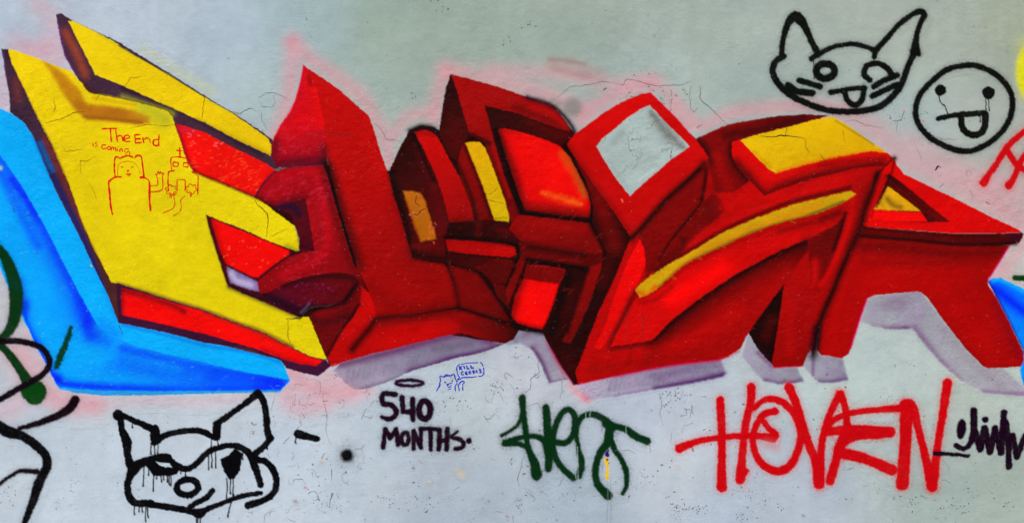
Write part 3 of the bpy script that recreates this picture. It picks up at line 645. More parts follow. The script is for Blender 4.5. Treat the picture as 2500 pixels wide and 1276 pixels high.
poly(p_m, [(1160, 540), (1207, 540), (1242, 543), (1243, 558), (1262, 582), (1230, 590), (1160, 585), (1088, 578), (1098, 545)], (60, 0, 4), (36, 0, 0), ((1200, 545), (1180, 590)), soft=4, mottle=.3); fog([(1170, 545), (1165, 580)], 6, (92, 0, 4), .6); fog([(1215, 560), (1240, 566)], 7, (100, 0, 4), .5)
sq = poly(p_m_sq, [(1215, 317), (1233, 314), (1275, 324), (1317, 337), (1367, 357), (1393, 387), (1413, 425), (1433, 465), (1443, 500), (1438, 530), (1360, 524), (1282, 512), (1262, 458), (1243, 400), (1227, 355)], (242, 0, 0), soft=4, mottle=.05)
fog([(1218, 320), (1236, 370), (1258, 430), (1276, 500)], 14, (110, 0, 0), .85, sq); fog([(1282, 522), (1350, 526), (1440, 538)], 18, (24, 0, 0), .95, sq); fog([(1290, 500), (1350, 508), (1430, 520)], 12, (130, 0, 0), .6, sq)
fog([(1378, 376), (1398, 408), (1416, 445), (1428, 474)], 11, (150, 96, 20), .55, sq, grain=.9); fog([(1368, 375), (1385, 410)], 7, (220, 70, 0), .5, sq); fog([(1325, 470, 5), (1345, 476, 7), (1375, 485, 9), (1402, 494, 8), (1418, 498, 5)], 8, (240, 110, 20), .5, sq, grain=1.2); fog([(1225, 318), (1270, 327)], 6, (160, 0, 0), .5, sq)
fog([(1212, 318), (1225, 360), (1246, 430), (1272, 515)], 5.5, (10, 0, 0), .9); fog([(1275, 518), (1340, 530), (1438, 542)], 7, (10, 0, 0), .9)
fog([(1384, 354), (1402, 385), (1425, 430), (1443, 475), (1448, 520), (1440, 545)], 7, (10, 0, 0), .95)
tp = poly(p_m_top, [(1265, 524), (1300, 528), (1434, 544), (1443, 549), (1460, 580), (1475, 612), (1472, 620), (1427, 618), (1287, 596), (1266, 585), (1243, 559), (1248, 548)], (146, 0, 2), (124, 0, 0), ((1300, 540), (1420, 610)), soft=3, mottle=.1)
fog([(1280, 592), (1350, 605), (1425, 618)], 6, (70, 0, 0), .7, tp)
lip = poly(p_m_top, [(1268, 590), (1290, 598), (1427, 620), (1475, 620), (1470, 640), (1437, 652), (1360, 642), (1282, 632), (1270, 622)], (98, 0, 0), (86, 0, 0), ((1280, 610), (1460, 630)), soft=4, mottle=.12); fog([(1290, 602), (1360, 612), (1430, 625)], 5, (44, 0, 0), .7, lip); fog([(1290, 622), (1420, 640)], 5, (120, 0, 0), .5, lip)
fog([(1443, 550), (1462, 585), (1478, 618), (1474, 650)], 5, (10, 0, 0), .9)
poly(p_m_leg, [(1270, 622), (1284, 632), (1270, 670), (1252, 715), (1240, 745), (1233, 715), (1240, 690)], (120, 0, 0), soft=4, mottle=.1)
poly(p_m_leg, [(1203, 692), (1235, 696), (1232, 715), (1240, 748), (1213, 722)], (86, 0, 0), soft=4, mottle=.1)
lg = poly(p_m_leg2, [(1437, 652), (1470, 640), (1466, 660), (1434, 752), (1393, 838), (1373, 835), (1384, 808), (1417, 708)], (134, 0, 0), (104, 0, 0), ((1440, 670), (1390, 820)), soft=4, mottle=.1)
fog([(1436, 655), (1418, 712), (1385, 812)], 3.5, (20, 0, 0), .8)
kb = poly(p_m_k, [(1088, 583), (1153, 588), (1233, 594), (1256, 602), (1260, 620), (1247, 628), (1133, 618), (1094, 612)], (168, 0, 0), (186, 0, 0), ((1100, 590), (1240, 620)), soft=4, mottle=.1)
fog([(1185, 592), (1240, 597)], 4, (80, 0, 0), .4, kb); fog([(1086, 580), (1160, 583), (1250, 596), (1266, 612), (1262, 640), (1236, 695)], 4, (14, 0, 0), .9)
ku = poly(p_m, [(1092, 618), (1133, 624), (1247, 634), (1256, 644), (1234, 692), (1205, 692), (1178, 664), (1130, 648), (1092, 640)], (52, 0, 2), (84, 0, 2), ((1120, 630), (1210, 680)), soft=4, mottle=.2)
fog([(1190, 655), (1220, 680)], 12, (86, 0, 2), .6, ku)
inn = poly(p_m_in, [(1288, 646), (1330, 650), (1380, 658), (1363, 697), (1350, 740), (1333, 785), (1323, 802), (1290, 795), (1260, 785), (1250, 768), (1257, 725), (1283, 672)], (244, 0, 0), soft=6, mottle=.05)
poly(p_m_in, [(1286, 643), (1382, 656), (1366, 694), (1320, 688), (1278, 680)], (122, 0, 0), soft=7, clip=inn, mottle=.15); fog([(1285, 650), (1262, 720), (1250, 765)], 10, (90, 0, 0), .75, inn); fog([(1262, 786), (1300, 797), (1325, 802)], 7, (130, 0, 0), .7, inn); fog([(1372, 690), (1350, 745), (1332, 795)], 4, (140, 0, 0), .6, inn)
fog([(1286, 634), (1360, 644), (1432, 656)], 5.5, (10, 0, 0), .9); fog([(1390, 670), (1370, 740), (1345, 810)], 9, (12, 0, 0), .9); fog([(1405, 700), (1380, 770)], 9, (58, 0, 0), .7)
fog([(1248, 780), (1270, 800), (1325, 812)], 5, (14, 0, 0), .9)
# dark face left of the ring letter and down to the bottom point
dk = poly(p_d, [(1386, 352), (1396, 370), (1433, 428), (1470, 478), (1500, 517), (1540, 580), (1500, 680), (1462, 760), (1428, 850), (1403, 910), (1410, 938), (1400, 938), (1367, 890), (1345, 850), (1352, 830), (1395, 838), (1436, 752), (1470, 655), (1480, 615), (1446, 548), (1448, 505), (1430, 440), (1400, 385)], (34, 0, 0), mottle=.2, soft=3)
fog([(1465, 500), (1490, 560), (1500, 600)], 22, (104, 0, 0), .85, dk); fog([(1455, 470), (1475, 520)], 14, (120, 0, 0), .7, dk); fog([(1485, 640), (1470, 690)], 12, (70, 0, 0), .6, dk)
fog([(1412, 400), (1445, 460)], 9, (130, 0, 0), .55, dk); fog([(1380, 870), (1400, 900)], 12, (60, 0, 4), .7, dk)

# ---- swooping letter: body first
SB = (180, 0, 0)
sbody = poly(p_s, [(1730, 385), (1722, 432), (1765, 345), (1790, 345), (1867, 478), (1900, 464), (2000, 430), (2090, 410), (2180, 398), (2150, 425), (2112, 520), (2104, 560), (2070, 625), (2035, 710), (2002, 790), (1985, 870), (1978, 850), (1973, 862), (1960, 893), (1890, 897), (1883, 888), (1827, 812), (1810, 848), (1783, 868), (1760, 877), (1633, 892), (1500, 918), (1412, 938), (1404, 910), (1428, 850), (1462, 760), (1500, 680), (1540, 580), (1563, 556), (1627, 482), (1690, 428)], SB, (164, 0, 0), ((1700, 500), (1900, 850)), mottle=.07)
# ring letter
ring = poly(p_d, [(1588, 225), (1610, 247), (1647, 283), (1687, 330), (1700, 343), (1731, 384), (1713, 402), (1687, 429), (1627, 483), (1563, 556), (1540, 579), (1520, 548), (1500, 518), (1470, 478), (1433, 427), (1396, 372), (1384, 353), (1405, 325), (1423, 313), (1467, 280), (1500, 258), (1533, 242), (1567, 229)], (206, 0, 0), (186, 0, 0), ((1560, 240), (1560, 560)), soft=2.6, mottle=.06)
fog([(1390, 358), (1430, 420), (1500, 512), (1538, 572)], 10, (120, 0, 0), .55, ring); fog([(1620, 470), (1700, 395)], 12, (192, 0, 0), .4, ring); fog([(1400, 345), (1480, 290), (1570, 240)], 10, (218, 0, 0), .4, ring)
HOLE = [(1586, 257), (1633, 307), (1667, 340), (1683, 358), (1640, 388), (1593, 428), (1537, 478), (1500, 430), (1475, 390), (1456, 358), (1470, 340), (1500, 316), (1533, 287), (1567, 265)]
hm = poly(p_d, HOLE, (168, 183, 179), (172, 188, 184), ((1560, 280), (1540, 460)), mottle=.05)
fog([(1590, 275, 8), (1608, 300, 13), (1632, 328, 15), (1655, 350, 11), (1668, 360, 7)], 14, (104, 96, 90), .7, hm, grain=.6); fog([(1500, 345), (1520, 325)], 12, (130, 140, 138), .4, hm); fog([(1490, 400), (1535, 465)], 10, (140, 150, 146), .3, hm); fog([(1560, 440), (1600, 410)], 4, (196, 206, 200), .5, hm)
# bands right of the ring letter
b1 = poly(p_s, [(1563, 560), (1627, 487), (1690, 430), (1722, 400), (1724, 432), (1714, 488), (1700, 512), (1640, 585), (1608, 632), (1594, 656), (1576, 690), (1576, 615), (1560, 582)], (134, 0, 0), (120, 0, 0), ((1680, 440), (1590, 640)), soft=4, mottle=.1)
fog([(1541, 582), (1563, 559), (1627, 486), (1690, 430), (1718, 400)], 7, (16, 0, 0), .95); fog([(1724, 400), (1722, 440), (1713, 490), (1700, 513), (1640, 587), (1610, 635)], 4.5, (18, 0, 0), .92)
b2 = poly(p_s, [(1716, 494), (1740, 470), (1762, 488), (1770, 514), (1750, 534), (1716, 560), (1677, 598), (1664, 616), (1640, 636), (1600, 662), (1610, 637), (1642, 588), (1702, 514)], (104, 0, 0), (130, 0, 0), ((1740, 500), (1650, 620)), soft=7, mottle=.12)
fog([(1670, 590), (1664, 580)], 5, (40, 0, 0), .6); fog([(1730, 400), (1745, 440), (1740, 470)], 14, (130, 0, 0), .7); fog([(1600, 655), (1640, 620), (1680, 590)], 8, (64, 0, 0), .6)
fog([(1780, 500), (1850, 470), (1900, 480)], 26, (206, 0, 0), .7, sbody); fog([(1690, 600), (1800, 535), (1950, 475), (2060, 445)], 12, (206, 0, 0), .8, sbody); fog([(1900, 470), (2000, 445), (2100, 425)], 10, (200, 0, 0), .6, sbody)
wd = poly(p_s_rim, [(1700, 338), (1740, 320), (1773, 305), (1833, 293), (1900, 283), (1967, 279), (2022, 282), (2000, 291), (1917, 313), (1833, 334), (1807, 343), (1788, 349), (1788, 385), (1800, 402), (1830, 442), (1790, 470), (1745, 470), (1732, 400), (1730, 384)], (124, 0, 2), (96, 0, 4), ((1740, 340), (1900, 300)), soft=2.4, mottle=.14)
fog([(1705, 345), (1725, 370), (1735, 395)], 14, (36, 0, 0), .85, wd); fog([(1770, 330), (1850, 318), (1960, 290)], 8, (44, 0, 4), .6, wd); fog([(1750, 380), (1765, 430), (1780, 460)], 14, (160, 0, 0), .7, wd); fog([(1786, 350), (1786, 385), (1815, 430), (1862, 474)], 7, (40, 0, 0), .8, wd); fog([(1710, 335), (1773, 307), (1840, 294)], 5, (150, 0, 8), .5, wd)
poly(p_s_rim, [(1800, 346), (1917, 318), (2010, 296), (2060, 306), (2175, 382), (2160, 395), (1900, 450), (1860, 440)], (190, 60, 0))
rim = poly(p_s_rim, [(1787, 347), (1807, 341), (1893, 424), (1967, 402), (2127, 368), (2166, 373), (2183, 387), (2178, 402), (2150, 405), (2090, 411), (2000, 432), (1950, 447), (1890, 467), (1866, 478), (1830, 440), (1800, 405), (1787, 380)], (220, 0, 0), (206, 0, 0), ((1800, 360), (2150, 390)), soft=3, mottle=.07)
fog([(1796, 398), (1830, 436), (1866, 474), (1900, 462), (1960, 440), (2050, 418), (2150, 402)], 12, (70, 0, 0), .88, rim); fog([(2000, 404), (2080, 392), (2160, 388)], 7, (130, 0, 0), .55, rim)
yc = poly(p_s_y, [(1807, 343), (1833, 333), (1917, 312), (2000, 290), (2033, 285), (2050, 294), (2077, 310), (2133, 350), (2167, 373), (2127, 368), (2093, 374), (2027, 386), (1967, 401), (1917, 416), (1893, 422), (1877, 413), (1847, 383), (1817, 352)], (232, 186, 0), (222, 170, 0), ((1950, 310), (2000, 400)), mottle=.07)
fog([(1900, 418), (1980, 396), (2090, 374), (2150, 370)], 5, (226, 110, 0), .6, yc); fog([(1840, 370), (1880, 408)], 5, (200, 120, 0), .4, yc); fog([(2040, 295), (2133, 352)], 3, (120, 100, 20), .5, yc)
fog([(2184, 386), (2165, 408), (2140, 430)], 5, (30, 0, 0), .9)
# left: medium band, leaf highlight
fog([(1545, 600), (1510, 680), (1475, 760), (1440, 850), (1420, 915)], 10, (190, 0, 0), .6, sbody)
lf = poly(p_s_leaf, [(1562, 585), (1571, 603), (1575, 630), (1574, 655), (1563, 680), (1548, 712), (1530, 745), (1510, 785), (1487, 825), (1468, 850), (1450, 850), (1464, 820), (1480, 785), (1500, 722), (1532, 640)], (250, 0, 0), (224, 0, 0), ((1560, 600), (1480, 840)), soft=4, mottle=.05)
fog([(1552, 712), (1540, 735), (1520, 780), (1500, 820), (1492, 842)], 11, (104, 0, 0), .85); fog([(1575, 660), (1585, 690), (1560, 700)], 7, (140, 0, 0), .5)
# lens under the arc
lens = poly(p_s_leaf, [(1552, 726), (1570, 730), (1600, 716), (1640, 686), (1680, 655), (1730, 628), (1800, 596), (1900, 560), (1990, 532), (2060, 505), (2064, 522), (2040, 548), (1990, 572), (1967, 583), (1900, 612), (1800, 665), (1700, 732), (1633, 785), (1600, 822), (1590, 829), (1540, 837), (1490, 846), (1512, 800), (1535, 755)], (206, 0, 0), (190, 0, 0), ((1600, 760), (1950, 560)), soft=3.5, mottle=.06)
fog([(1640, 730), (1700, 692), (1770, 650)], 24, (255, 0, 0), .95, lens); fog([(1780, 640), (1860, 605), (1940, 580)], 14, (216, 0, 0), .6, lens); fog([(1530, 800), (1590, 800)], 16, (214, 0, 0), .6, lens)
fog([(1560, 738), (1600, 730), (1640, 700)], 7, (150, 0, 0), .6, lens); fog([(1900, 565), (1990, 540), (2050, 520)], 8, (110, 0, 0), .6, lens); fog([(2010, 530), (2050, 520)], 12, (70, 0, 0), .5, lens); fog([(1545, 728), (1530, 760), (1508, 800)], 6, (120, 0, 0), .6)
under = [(1600, 826), (1635, 790), (1702, 737), (1802, 670), (1902, 617), (1970, 588)]
below = poly(0, [(1590, 831), (1600, 824), (1634, 787), (1701, 734), (1801, 667), (1901, 614), (1972, 584), (2000, 640), (1990, 760), (1913, 700), (1830, 812), (1760, 875), (1500, 915), (1470, 870), (1500, 845)], (170, 0, 0), alpha=.5, soft=2.6)
fog(under, 26, (30, 0, 0), .85, below); fog([(1606, 835), (1640, 800), (1705, 750), (1800, 690), (1900, 632), (1975, 600)], 38, (90, 0, 0), .55, below)
fog(under, 7, (12, 0, 0), .85, below); fog([(1490, 850), (1590, 836)], 7, (40, 0, 0), .7, below); fog([(1540, 875), (1640, 850), (1740, 800), (1800, 760)], 20, (196, 0, 0), .55, below)
fog([(1970, 590), (1950, 640), (1960, 660)], 10, (60, 0, 0), .45)
fog([(1540, 838), (1538, 880)], 9, (110, 0, 0), .45, below); fog([(1567, 900), (1600, 850)], 10, (120, 0, 0), .3, below)
# legs and dark gaps
leg = poly(p_s_leg, [(1915, 700), (1950, 640), (1985, 600), (2000, 690), (2002, 790), (1985, 845), (1974, 861), (1960, 893), (1890, 897), (1884, 888), (1892, 855), (1900, 795)], (172, 0, 0), (150, 0, 0), ((1930, 700), (1950, 880)), soft=5, mottle=.08)
mid = poly(p_s_leg, [(1972, 586), (2000, 570), (2040, 548), (2064, 522), (2058, 560), (2030, 640), (2000, 715), (1980, 690)], (96, 0, 0), (124, 0, 0), ((2050, 540), (1990, 690)), soft=6, mottle=.1)
fog([(1990, 640), (1988, 690)], 10, (204, 0, 0), .75); fog([(2075, 500), (2080, 560), (2050, 640), (2010, 740), (1985, 820)], 15, (176, 0, 0), .8, sbody); fog([(2064, 520), (2052, 560), (2035, 610)], 4, (24, 0, 0), .8); fog([(2085, 480), (2070, 560), (2025, 660), (2000, 700)], 6, (206, 0, 0), .8)
fog([(2110, 440), (2100, 490), (2092, 530)], 16, (150, 0, 0), .5, sbody)
fog([(1960, 880), (1975, 845), (1985, 800)], 5, (110, 0, 0), .4, leg)
tri = poly(p_s_tri, [(1914, 693), (1887, 728), (1860, 765), (1827, 812), (1850, 852), (1883, 889), (1890, 857), (1898, 800), (1906, 752)], (24, 0, 0), soft=3, mottle=.2)
fog([(1885, 780), (1870, 820)], 14, (72, 0, 0), .7, tri); fog([(1850, 845), (1875, 872)], 5, (40, 0, 20), .5, tri)
# thin yellow arc
fog([(1600, 660), (1690, 607), (1745, 573), (1800, 545), (1867, 517), (1933, 492), (2000, 476), (2075, 458)], 4.5, (70, 0, 0), .85)
up = cr([(1553, 710), (1560, 695), (1587, 675), (1633, 645), (1687, 615), (1743, 581), (1800, 552), (1867, 525), (1933, 501), (2000, 484), (2050, 472), (2080, 467)], 4)
lo = cr([(2090, 475), (2067, 488), (2040, 502), (2000, 519), (1967, 527), (1900, 545), (1833, 568), (1767, 598), (1713, 623), (1667, 648), (1633, 678), (1593, 712), (1562, 726)], 4)
arc = poly(p_s_arc, [tuple(q) for q in up] + [tuple(q) for q in lo], (206, 158, 6), soft=3.5, warp=1.6, mottle=.1)
fog([(1640, 668), (1720, 612), (1800, 575), (1900, 535), (2000, 502)], 9, (220, 124, 6), .5, arc); fog([tuple(q) for q in cr([(2060, 492), (1967, 528), (1900, 546), (1833, 569), (1767, 599), (1713, 624), (1667, 650), (1610, 700)], 4)], 5, (84, 80, 16), .8, arc)
fog([(1558, 712), (1580, 720), (1600, 700)], 7, (220, 50, 0), .7, arc)
scratches((1590, 640, 1700, 700), 14, (220, 40, 0), .7, (4, 10), 1.1, 51, 1.3, arc)
for q in ((1700, 628, 12), (1760, 600, 10), (1850, 560, 9), (1930, 540, 12), (1640, 676, 10)):
    fog([(q[0], q[1]), (q[0] + q[2], q[1] + 4)], 1.6, (150, 110, 20), .45, smooth=False)
# gap between the swooping letter and the last one
GAP = [(2143, 425), (2128, 470), (2110, 518), (2100, 556), (2067, 627), (2034, 708), (2002, 785), (1990, 850)]

# ---- last letter
ab = poly(p_a, [(2112, 520), (2104, 574), (2233, 586), (2333, 596), (2433, 597), (2466, 598), (2440, 640), (2413, 680), (2411, 694), (2433, 725), (2467, 792), (2497, 855), (2520, 890), (2500, 894), (2450, 897), (2413, 899), (2400, 893), (2357, 850), (2300, 778), (2263, 725), (2248, 713), (2233, 712), (2133, 720), (2117, 728), (2100, 778), (2077, 850), (2071, 864), (2057, 874), (2003, 866), (1994, 850), (2002, 790), (2034, 710), (2067, 627)], (174, 0, 0), (164, 0, 0), ((2100, 640), (2400, 880)), mottle=.07)
fog([(2105, 600), (2200, 605), (2330, 618), (2440, 615)], 22, (100, 0, 2), .85, ab); fog([(2110, 640), (2250, 642), (2410, 640)], 10, (130, 0, 0), .5, ab)
fog([(2260, 730), (2300, 782), (2360, 855), (2400, 890)], 5, (120, 0, 0), .5, ab); fog([(2430, 740), (2470, 830), (2500, 885)], 14, (130, 0, 14), .6, ab); fog([(2060, 680), (2040, 760), (2030, 850)], 14, (190, 0, 0), .4, ab)
fog([(2117, 729), (2100, 778), (2078, 848)], 2.2, (220, 0, 110), .8); fog([(2464, 602), (2415, 680)], 2.2, (220, 0, 110), .8)
at_ = poly(p_a_top, [(2182, 388), (2190, 402), (2207, 425), (2260, 450), (2333, 485), (2417, 528), (2487, 560), (2496, 567), (2433, 570), (2333, 570), (2233, 563), (2107, 553), (2112, 520), (2130, 465), (2146, 425)], (216, 0, 0), (208, 0, 0), ((2200, 440), (2400, 560)), mottle=.06)
fog([(2300, 500), (2400, 540)], 16, (222, 0, 0), .5, at_); fog([(2115, 546), (2233, 556), (2333, 563)], 6, (232, 0, 0), .6, at_)
ae = poly(p_a_edge, [(2107, 552), (2233, 563), (2333, 570), (2433, 570), (2496, 567), (2500, 572), (2490, 592), (2467, 597), (2433, 598), (2333, 598), (2233, 588), (2102, 576)], (92, 0, 2), (70, 0, 6), ((2200, 570), (2480, 580)), soft=3, mottle=.1)
fog([(2102, 577), (2233, 587), (2333, 597), (2433, 597), (2480, 594)], 4, (26, 0, 0), .9); fog([(2470, 580), (2492, 578)], 7, (54, 4, 34), .7, ae); fog([(2110, 556), (2233, 567), (2333, 574), (2433, 573)], 3, (44, 0, 0), .5, ae)
at2 = poly(p_a_tri, [(2160, 428), (2170, 424), (2190, 436), (2230, 468), (2267, 500), (2318, 541), (2260, 543), (2180, 540), (2128, 533), (2132, 508), (2146, 470)], (74, 0, 0), soft=4, mottle=.15)
fog([(2200, 460), (2260, 510), (2300, 535)], 8, (120, 0, 0), .5, at2)
yt = poly(p_a_tri, [(2167, 456), (2187, 468), (2218, 492), (2248, 515), (2200, 514), (2133, 511), (2150, 486)], (222, 160, 6), soft=3, mottle=.12)
fog([(2166, 485), (2180, 500), (2198, 506)], 8, (120, 84, 16), .8, yt); fog([(2150, 495), (2160, 508)], 5, (170, 110, 10), .5, yt)
poly(p_a_tri, [(2133, 512), (2200, 516), (2249, 518), (2264, 541), (2180, 540), (2129, 535)], (240, 4, 0), soft=3.5, mottle=.06)
fog([(2166, 425), (2150, 465), (2133, 505)], 4, (206, 0, 0), .8); fog([(2172, 430), (2155, 475), (2140, 505)], 2.5, (50, 0, 0), .8); fog([(2172, 430), (2215, 470), (2262, 512)], 3, (30, 0, 0), .6)
fog([(2184, 388), (2176, 425), (2165, 430)], 3, (30, 0, 0), .7)
fog(GAP, 8, (22, 0, 0), .96); fog([(1994, 800), (1988, 850), (1985, 868)], 9, (26, 0, 10), .9); fog([(2120, 470), (2098, 540), (2075, 600)], 9, (70, 0, 0), .5)
fog([(1412, 938), (1500, 918), (1633, 892), (1760, 877), (1806, 856)], 2.2, (200, 0, 70), .7); fog([(1345, 850), (1368, 892), (1400, 938)], 2.6, (150, 0, 60), .7); fog([(1890, 897), (1960, 893)], 2, (210, 0, 60), .6)
fog([(742, 160), (733, 205), (718, 252), (690, 300), (671, 333)], 2, (225, 0, 60), .7); fog([(1588, 227), (1650, 287), (1695, 338)], 1.8, (220, 0, 70), .5)
for pts, r_, c_, a_, cl in (([(905, 700), (990, 755), (1100, 742)], 22, (120, 0, 0), .5, tf), ([(960, 470), (990, 580), (1010, 640)], 16, (140, 0, 0), .45, tf), ([(900, 330), (930, 420)], 22, (206, 0, 0), .4, tf),
    ([(2110, 700), (2200, 690), (2300, 700)], 26, (190, 0, 0), .5, ab), ([(2330, 760), (2420, 860)], 26, (190, 0, 0), .4, ab), ([(2380, 640), (2400, 700)], 20, (140, 0, 0), .4, ab), ([(1300, 545), (1420, 560)], 12, (166, 0, 2), .5, tp), ([(1260, 575), (1270, 590)], 10, (80, 0, 0), .5, tp),
    ([(1450, 900), (1560, 880), (1700, 860)], 14, (130, 0, 0), .4, sbody), ([(1480, 870), (1560, 862)], 16, (206, 0, 0), .35, sbody), ([(1925, 740), (1930, 860)], 12, (190, 0, 0), .4, leg), ([(1300, 360), (1350, 400), (1360, 450)], 34, (255, 8, 0), .6, sq), ([(1295, 730), (1300, 770)], 20, (255, 6, 0), .6, inn)):
    fog(pts, r_, c_, a_, cl)
# faint dry scratches over the reds
scratches((850, 250, 1000, 760), 60, (220, 30, 30), .35, (3, 10), -0.3, 61, 1.4, tf); scratches((1250, 530, 1470, 830), 60, (170, 30, 24), .4, (4, 22), -0.7, 62, 1.2)
scratches((1560, 420, 2100, 880), 150, (214, 30, 24), .3, (3, 10), -0.4, 63, 1.3, sbody); scratches((2050, 600, 2480, 880), 60, (210, 26, 26), .35, (3, 9), -0.3, 64, 1.4, ab); scratches((950, 330, 1250, 830), 60, (160, 30, 24), .35, (3, 12), -0.5, 65, 1.3)
for q in ((1518, 487, 1520, 492), (1000, 524, 1010, 520)): fog([q[:2], q[2:]], 1.6, (255, 120, 90), .8)

# ================================================================== the other paintings and tags
BK = (4, 4, 8)
def STK(k, pid, pts, w_, c_, **kw):
    stroke(pid, [q[:2] + (q[2] * k * 1.1,) if len(q) > 2 else q for q in map(tuple, pts)], w_ * k * 1.1, c_, **kw)
def T(x0, y0, s, pts):
    return [(x0 + p[0] / s, y0 + p[1] / s) + tuple(p[2:]) for p in pts]

# blue shape entering at the right edge
t = thing("blue_painting", "bright blue shaded shape running off the right edge beside the last red letter", "painting")
p = part(t, "face")
bm_ = poly(p, [(2411, 686), (2420, 680), (2443, 678), (2500, 705), (2612, 750), (2612, 1040), (2500, 946), (2490, 905), (2493, 892), (2500, 880), (2498, 855), (2467, 792), (2433, 725)], (0, 110, 255), (0, 140, 255), ((2440, 720), (2500, 880)), mottle=.06)
fog([(2425, 705), (2450, 720), (2500, 760)], 17, (0, 25, 250), .9, bm_); fog([(2425, 684), (2445, 683), (2500, 710), (2600, 755)], 6, (0, 170, 250), .9, bm_); fog([(2414, 690), (2436, 728), (2468, 792), (2500, 862)], 4, (10, 30, 130), .8, bm_)
fog([(2493, 905), (2503, 940)], 8, (0, 150, 240), .7, bm_)

# yellow blob right
t = thing("yellow_spray_patch", "fuzzy yellow spray patch cut by the upper right edge of the photo", "spray patch")
p = part(t, "patch")
poly(p, ellipse(2530, 175, 50, 78, 20), (226, 220, 0), soft=16, mottle=.05)
fog([(2500, 110), (2500, 230)], 22, (214, 214, 60), .35, pid=p)

# red tag at the right edge
t = thing("red_spray_tag", "red spray lines crossing at the right edge below the round face", "graffiti tag")
RD = (204, 6, 18)
for q in ([(2560, 275), (2500, 322), (2460, 358), (2433, 400), (2415, 425), (2402, 446, 23)], [(2457, 364), (2483, 402), (2530, 430)], [(2560, 330), (2505, 376), (2485, 412), (2475, 435), (2463, 453, 22)]):
    stroke(part(t, "stroke"), q, 17, RD, soft=5, halo=.2)

# green dash right
t = thing("green_spray_mark", "short dark green spray mark at the right edge above the blue shape", "spray mark")
stroke(part(t, "stroke"), [(2478, 678, 15), (2520, 680, 15), (2560, 676, 12)], 15, (0, 58, 10), soft=5)

# ---- left edge: green curl, black loops
GR = (0, 50, 14)
t = thing("green_spray_curl", "thick dark green spray curve at the left edge over the blue, ending in a blob", "graffiti tag")
p = part(t, "upper_curve")
stroke(p, [(-60, 560, 24), (0, 612, 26), (24, 655, 32), (38, 705, 36), (38, 760, 34), (26, 800, 28), (0, 826, 20), (-50, 838, 20)], 26, GR, soft=8, halo=.12)
p = part(t, "lower_stroke")
stroke(p, [(-40, 822, 18), (0, 842, 20), (30, 874, 22), (58, 915, 26), (74, 945, 36)], 22, GR, soft=6)
stroke(p, [(72, 955, 44), (86, 955, 56), (84, 962, 52)], 50, (0, 62, 10), soft=7)
t = thing("green_spray_mark", "short slanting dark green streak on the lower left of the blue shape", "spray mark")
stroke(part(t, "stroke"), [(174, 800, 12), (164, 830, 15), (150, 862, 20), (139, 895, 15)], 14, (4, 56, 30), soft=7, warp=2.5)
t = thing("black_spray_loops", "black spray loops running off the lower left edge of the wall", "graffiti tag")
STK(1.22, part(t, "loop"), [(-50, 828), (0, 832), (50, 833), (100, 848), (121, 880), (112, 905), (84, 927), (50, 945), (0, 974), (-60, 1000)], 12, (14, 2, 12), soft=5)
STK(1.22, part(t, "tail"), [(184, 975, 18), (168, 998, 17), (127, 1020, 14), (77, 1037, 11), (48, 1044, 9)], 14, (16, 2, 12), soft=6)
STK(1.22, part(t, "long_curve"), [(-60, 1000, 14), (0, 1042, 22), (24, 1054, 22), (54, 1063, 18), (90, 1087, 17), (112, 1112, 17), (115, 1138, 18), (104, 1160, 18), (92, 1187, 19), (83, 1217, 16), (68, 1256, 13), (50, 1300, 12)], 16, BK, soft=5)
STK(1.22, part(t, "branch"), [(-50, 1215, 9), (0, 1180, 8), (27, 1160, 8), (53, 1148, 9), (90, 1150, 12)], 8, (18, 6, 16), soft=6)

# ---- dripping cat, lower left
t = thing("cat_graffiti", "black dripping cat face with pointed ears at the lower left of the wall", "graffiti face", "cat faces sprayed in black")
p = part(t, "ear")
STK(1.2, p, [(288, 1012, 20), (289, 1013, 20)], 20, BK, soft=2.5, halo=.04)
S = dict(soft=2.6, halo=.03, hr=5, warp=1.2)
STK(1.2, p, [(298, 1013), (337, 1030), (376, 1048, 15)], 12, BK, **S); STK(1.2, p, [(378, 1047, 18), (379, 1062, 20), (377, 1078, 15)], 18, BK, **S)
STK(1.2, p, [(293, 1017, 12), (298, 1050, 13), (309, 1075, 19), (311, 1103, 14), (317, 1133, 16)], 14, BK, **S)
p = part(t, "ear")
STK(1.2, p, [(530, 1064, 16), (530, 1035, 17)], 16, BK, **S); STK(1.2, p, [(530, 1033), (567, 1007), (600, 983), (628, 961, 15)], 12, BK, **S)
STK(1.2, p, [(630, 959, 14), (643, 977, 13), (650, 1010), (653, 1050, 14), (660, 1070, 15)], 13, BK, **S); STK(1.2, p, [(658, 1073), (640, 1093), (619, 1109)], 12, BK, **S)
p = part(t, "head_outline")
STK(1.2, p, [(387, 1075), (402, 1062), (427, 1055), (460, 1050), (493, 1052), (513, 1062), (526, 1067)], 12, BK, **S)
STK(1.2, p, [(327, 1142, 24), (318, 1160, 15), (312, 1180, 13), (313, 1200, 14), (321, 1219, 15), (335, 1227, 14), (370, 1226, 13)], 14, BK, **S)
STK(1.2, p, [(368, 1230), (417, 1237), (467, 1247), (487, 1252, 18), (503, 1243, 12), (533, 1231, 10), (583, 1212, 10), (637, 1202, 9)], 13, BK, **S)
STK(1.2, p, [(628, 1120), (650, 1127), (669, 1150), (675, 1177), (667, 1203), (643, 1220), (607, 1232, 15)], 13, BK, **S)
p = part(t, "brow")
STK(1.2, p, [(327, 1140, 22), (350, 1127, 17), (377, 1117, 13), (407, 1114, 14), (420, 1127, 13), (440, 1140, 13), (460, 1143), (480, 1130), (503, 1107), (520, 1097), (550, 1087, 11), (580, 1088, 12), (603, 1100, 13), (615, 1118, 15), (625, 1145, 14), (637, 1182, 13)], 12, BK, **S)
p = part(t, "eye")
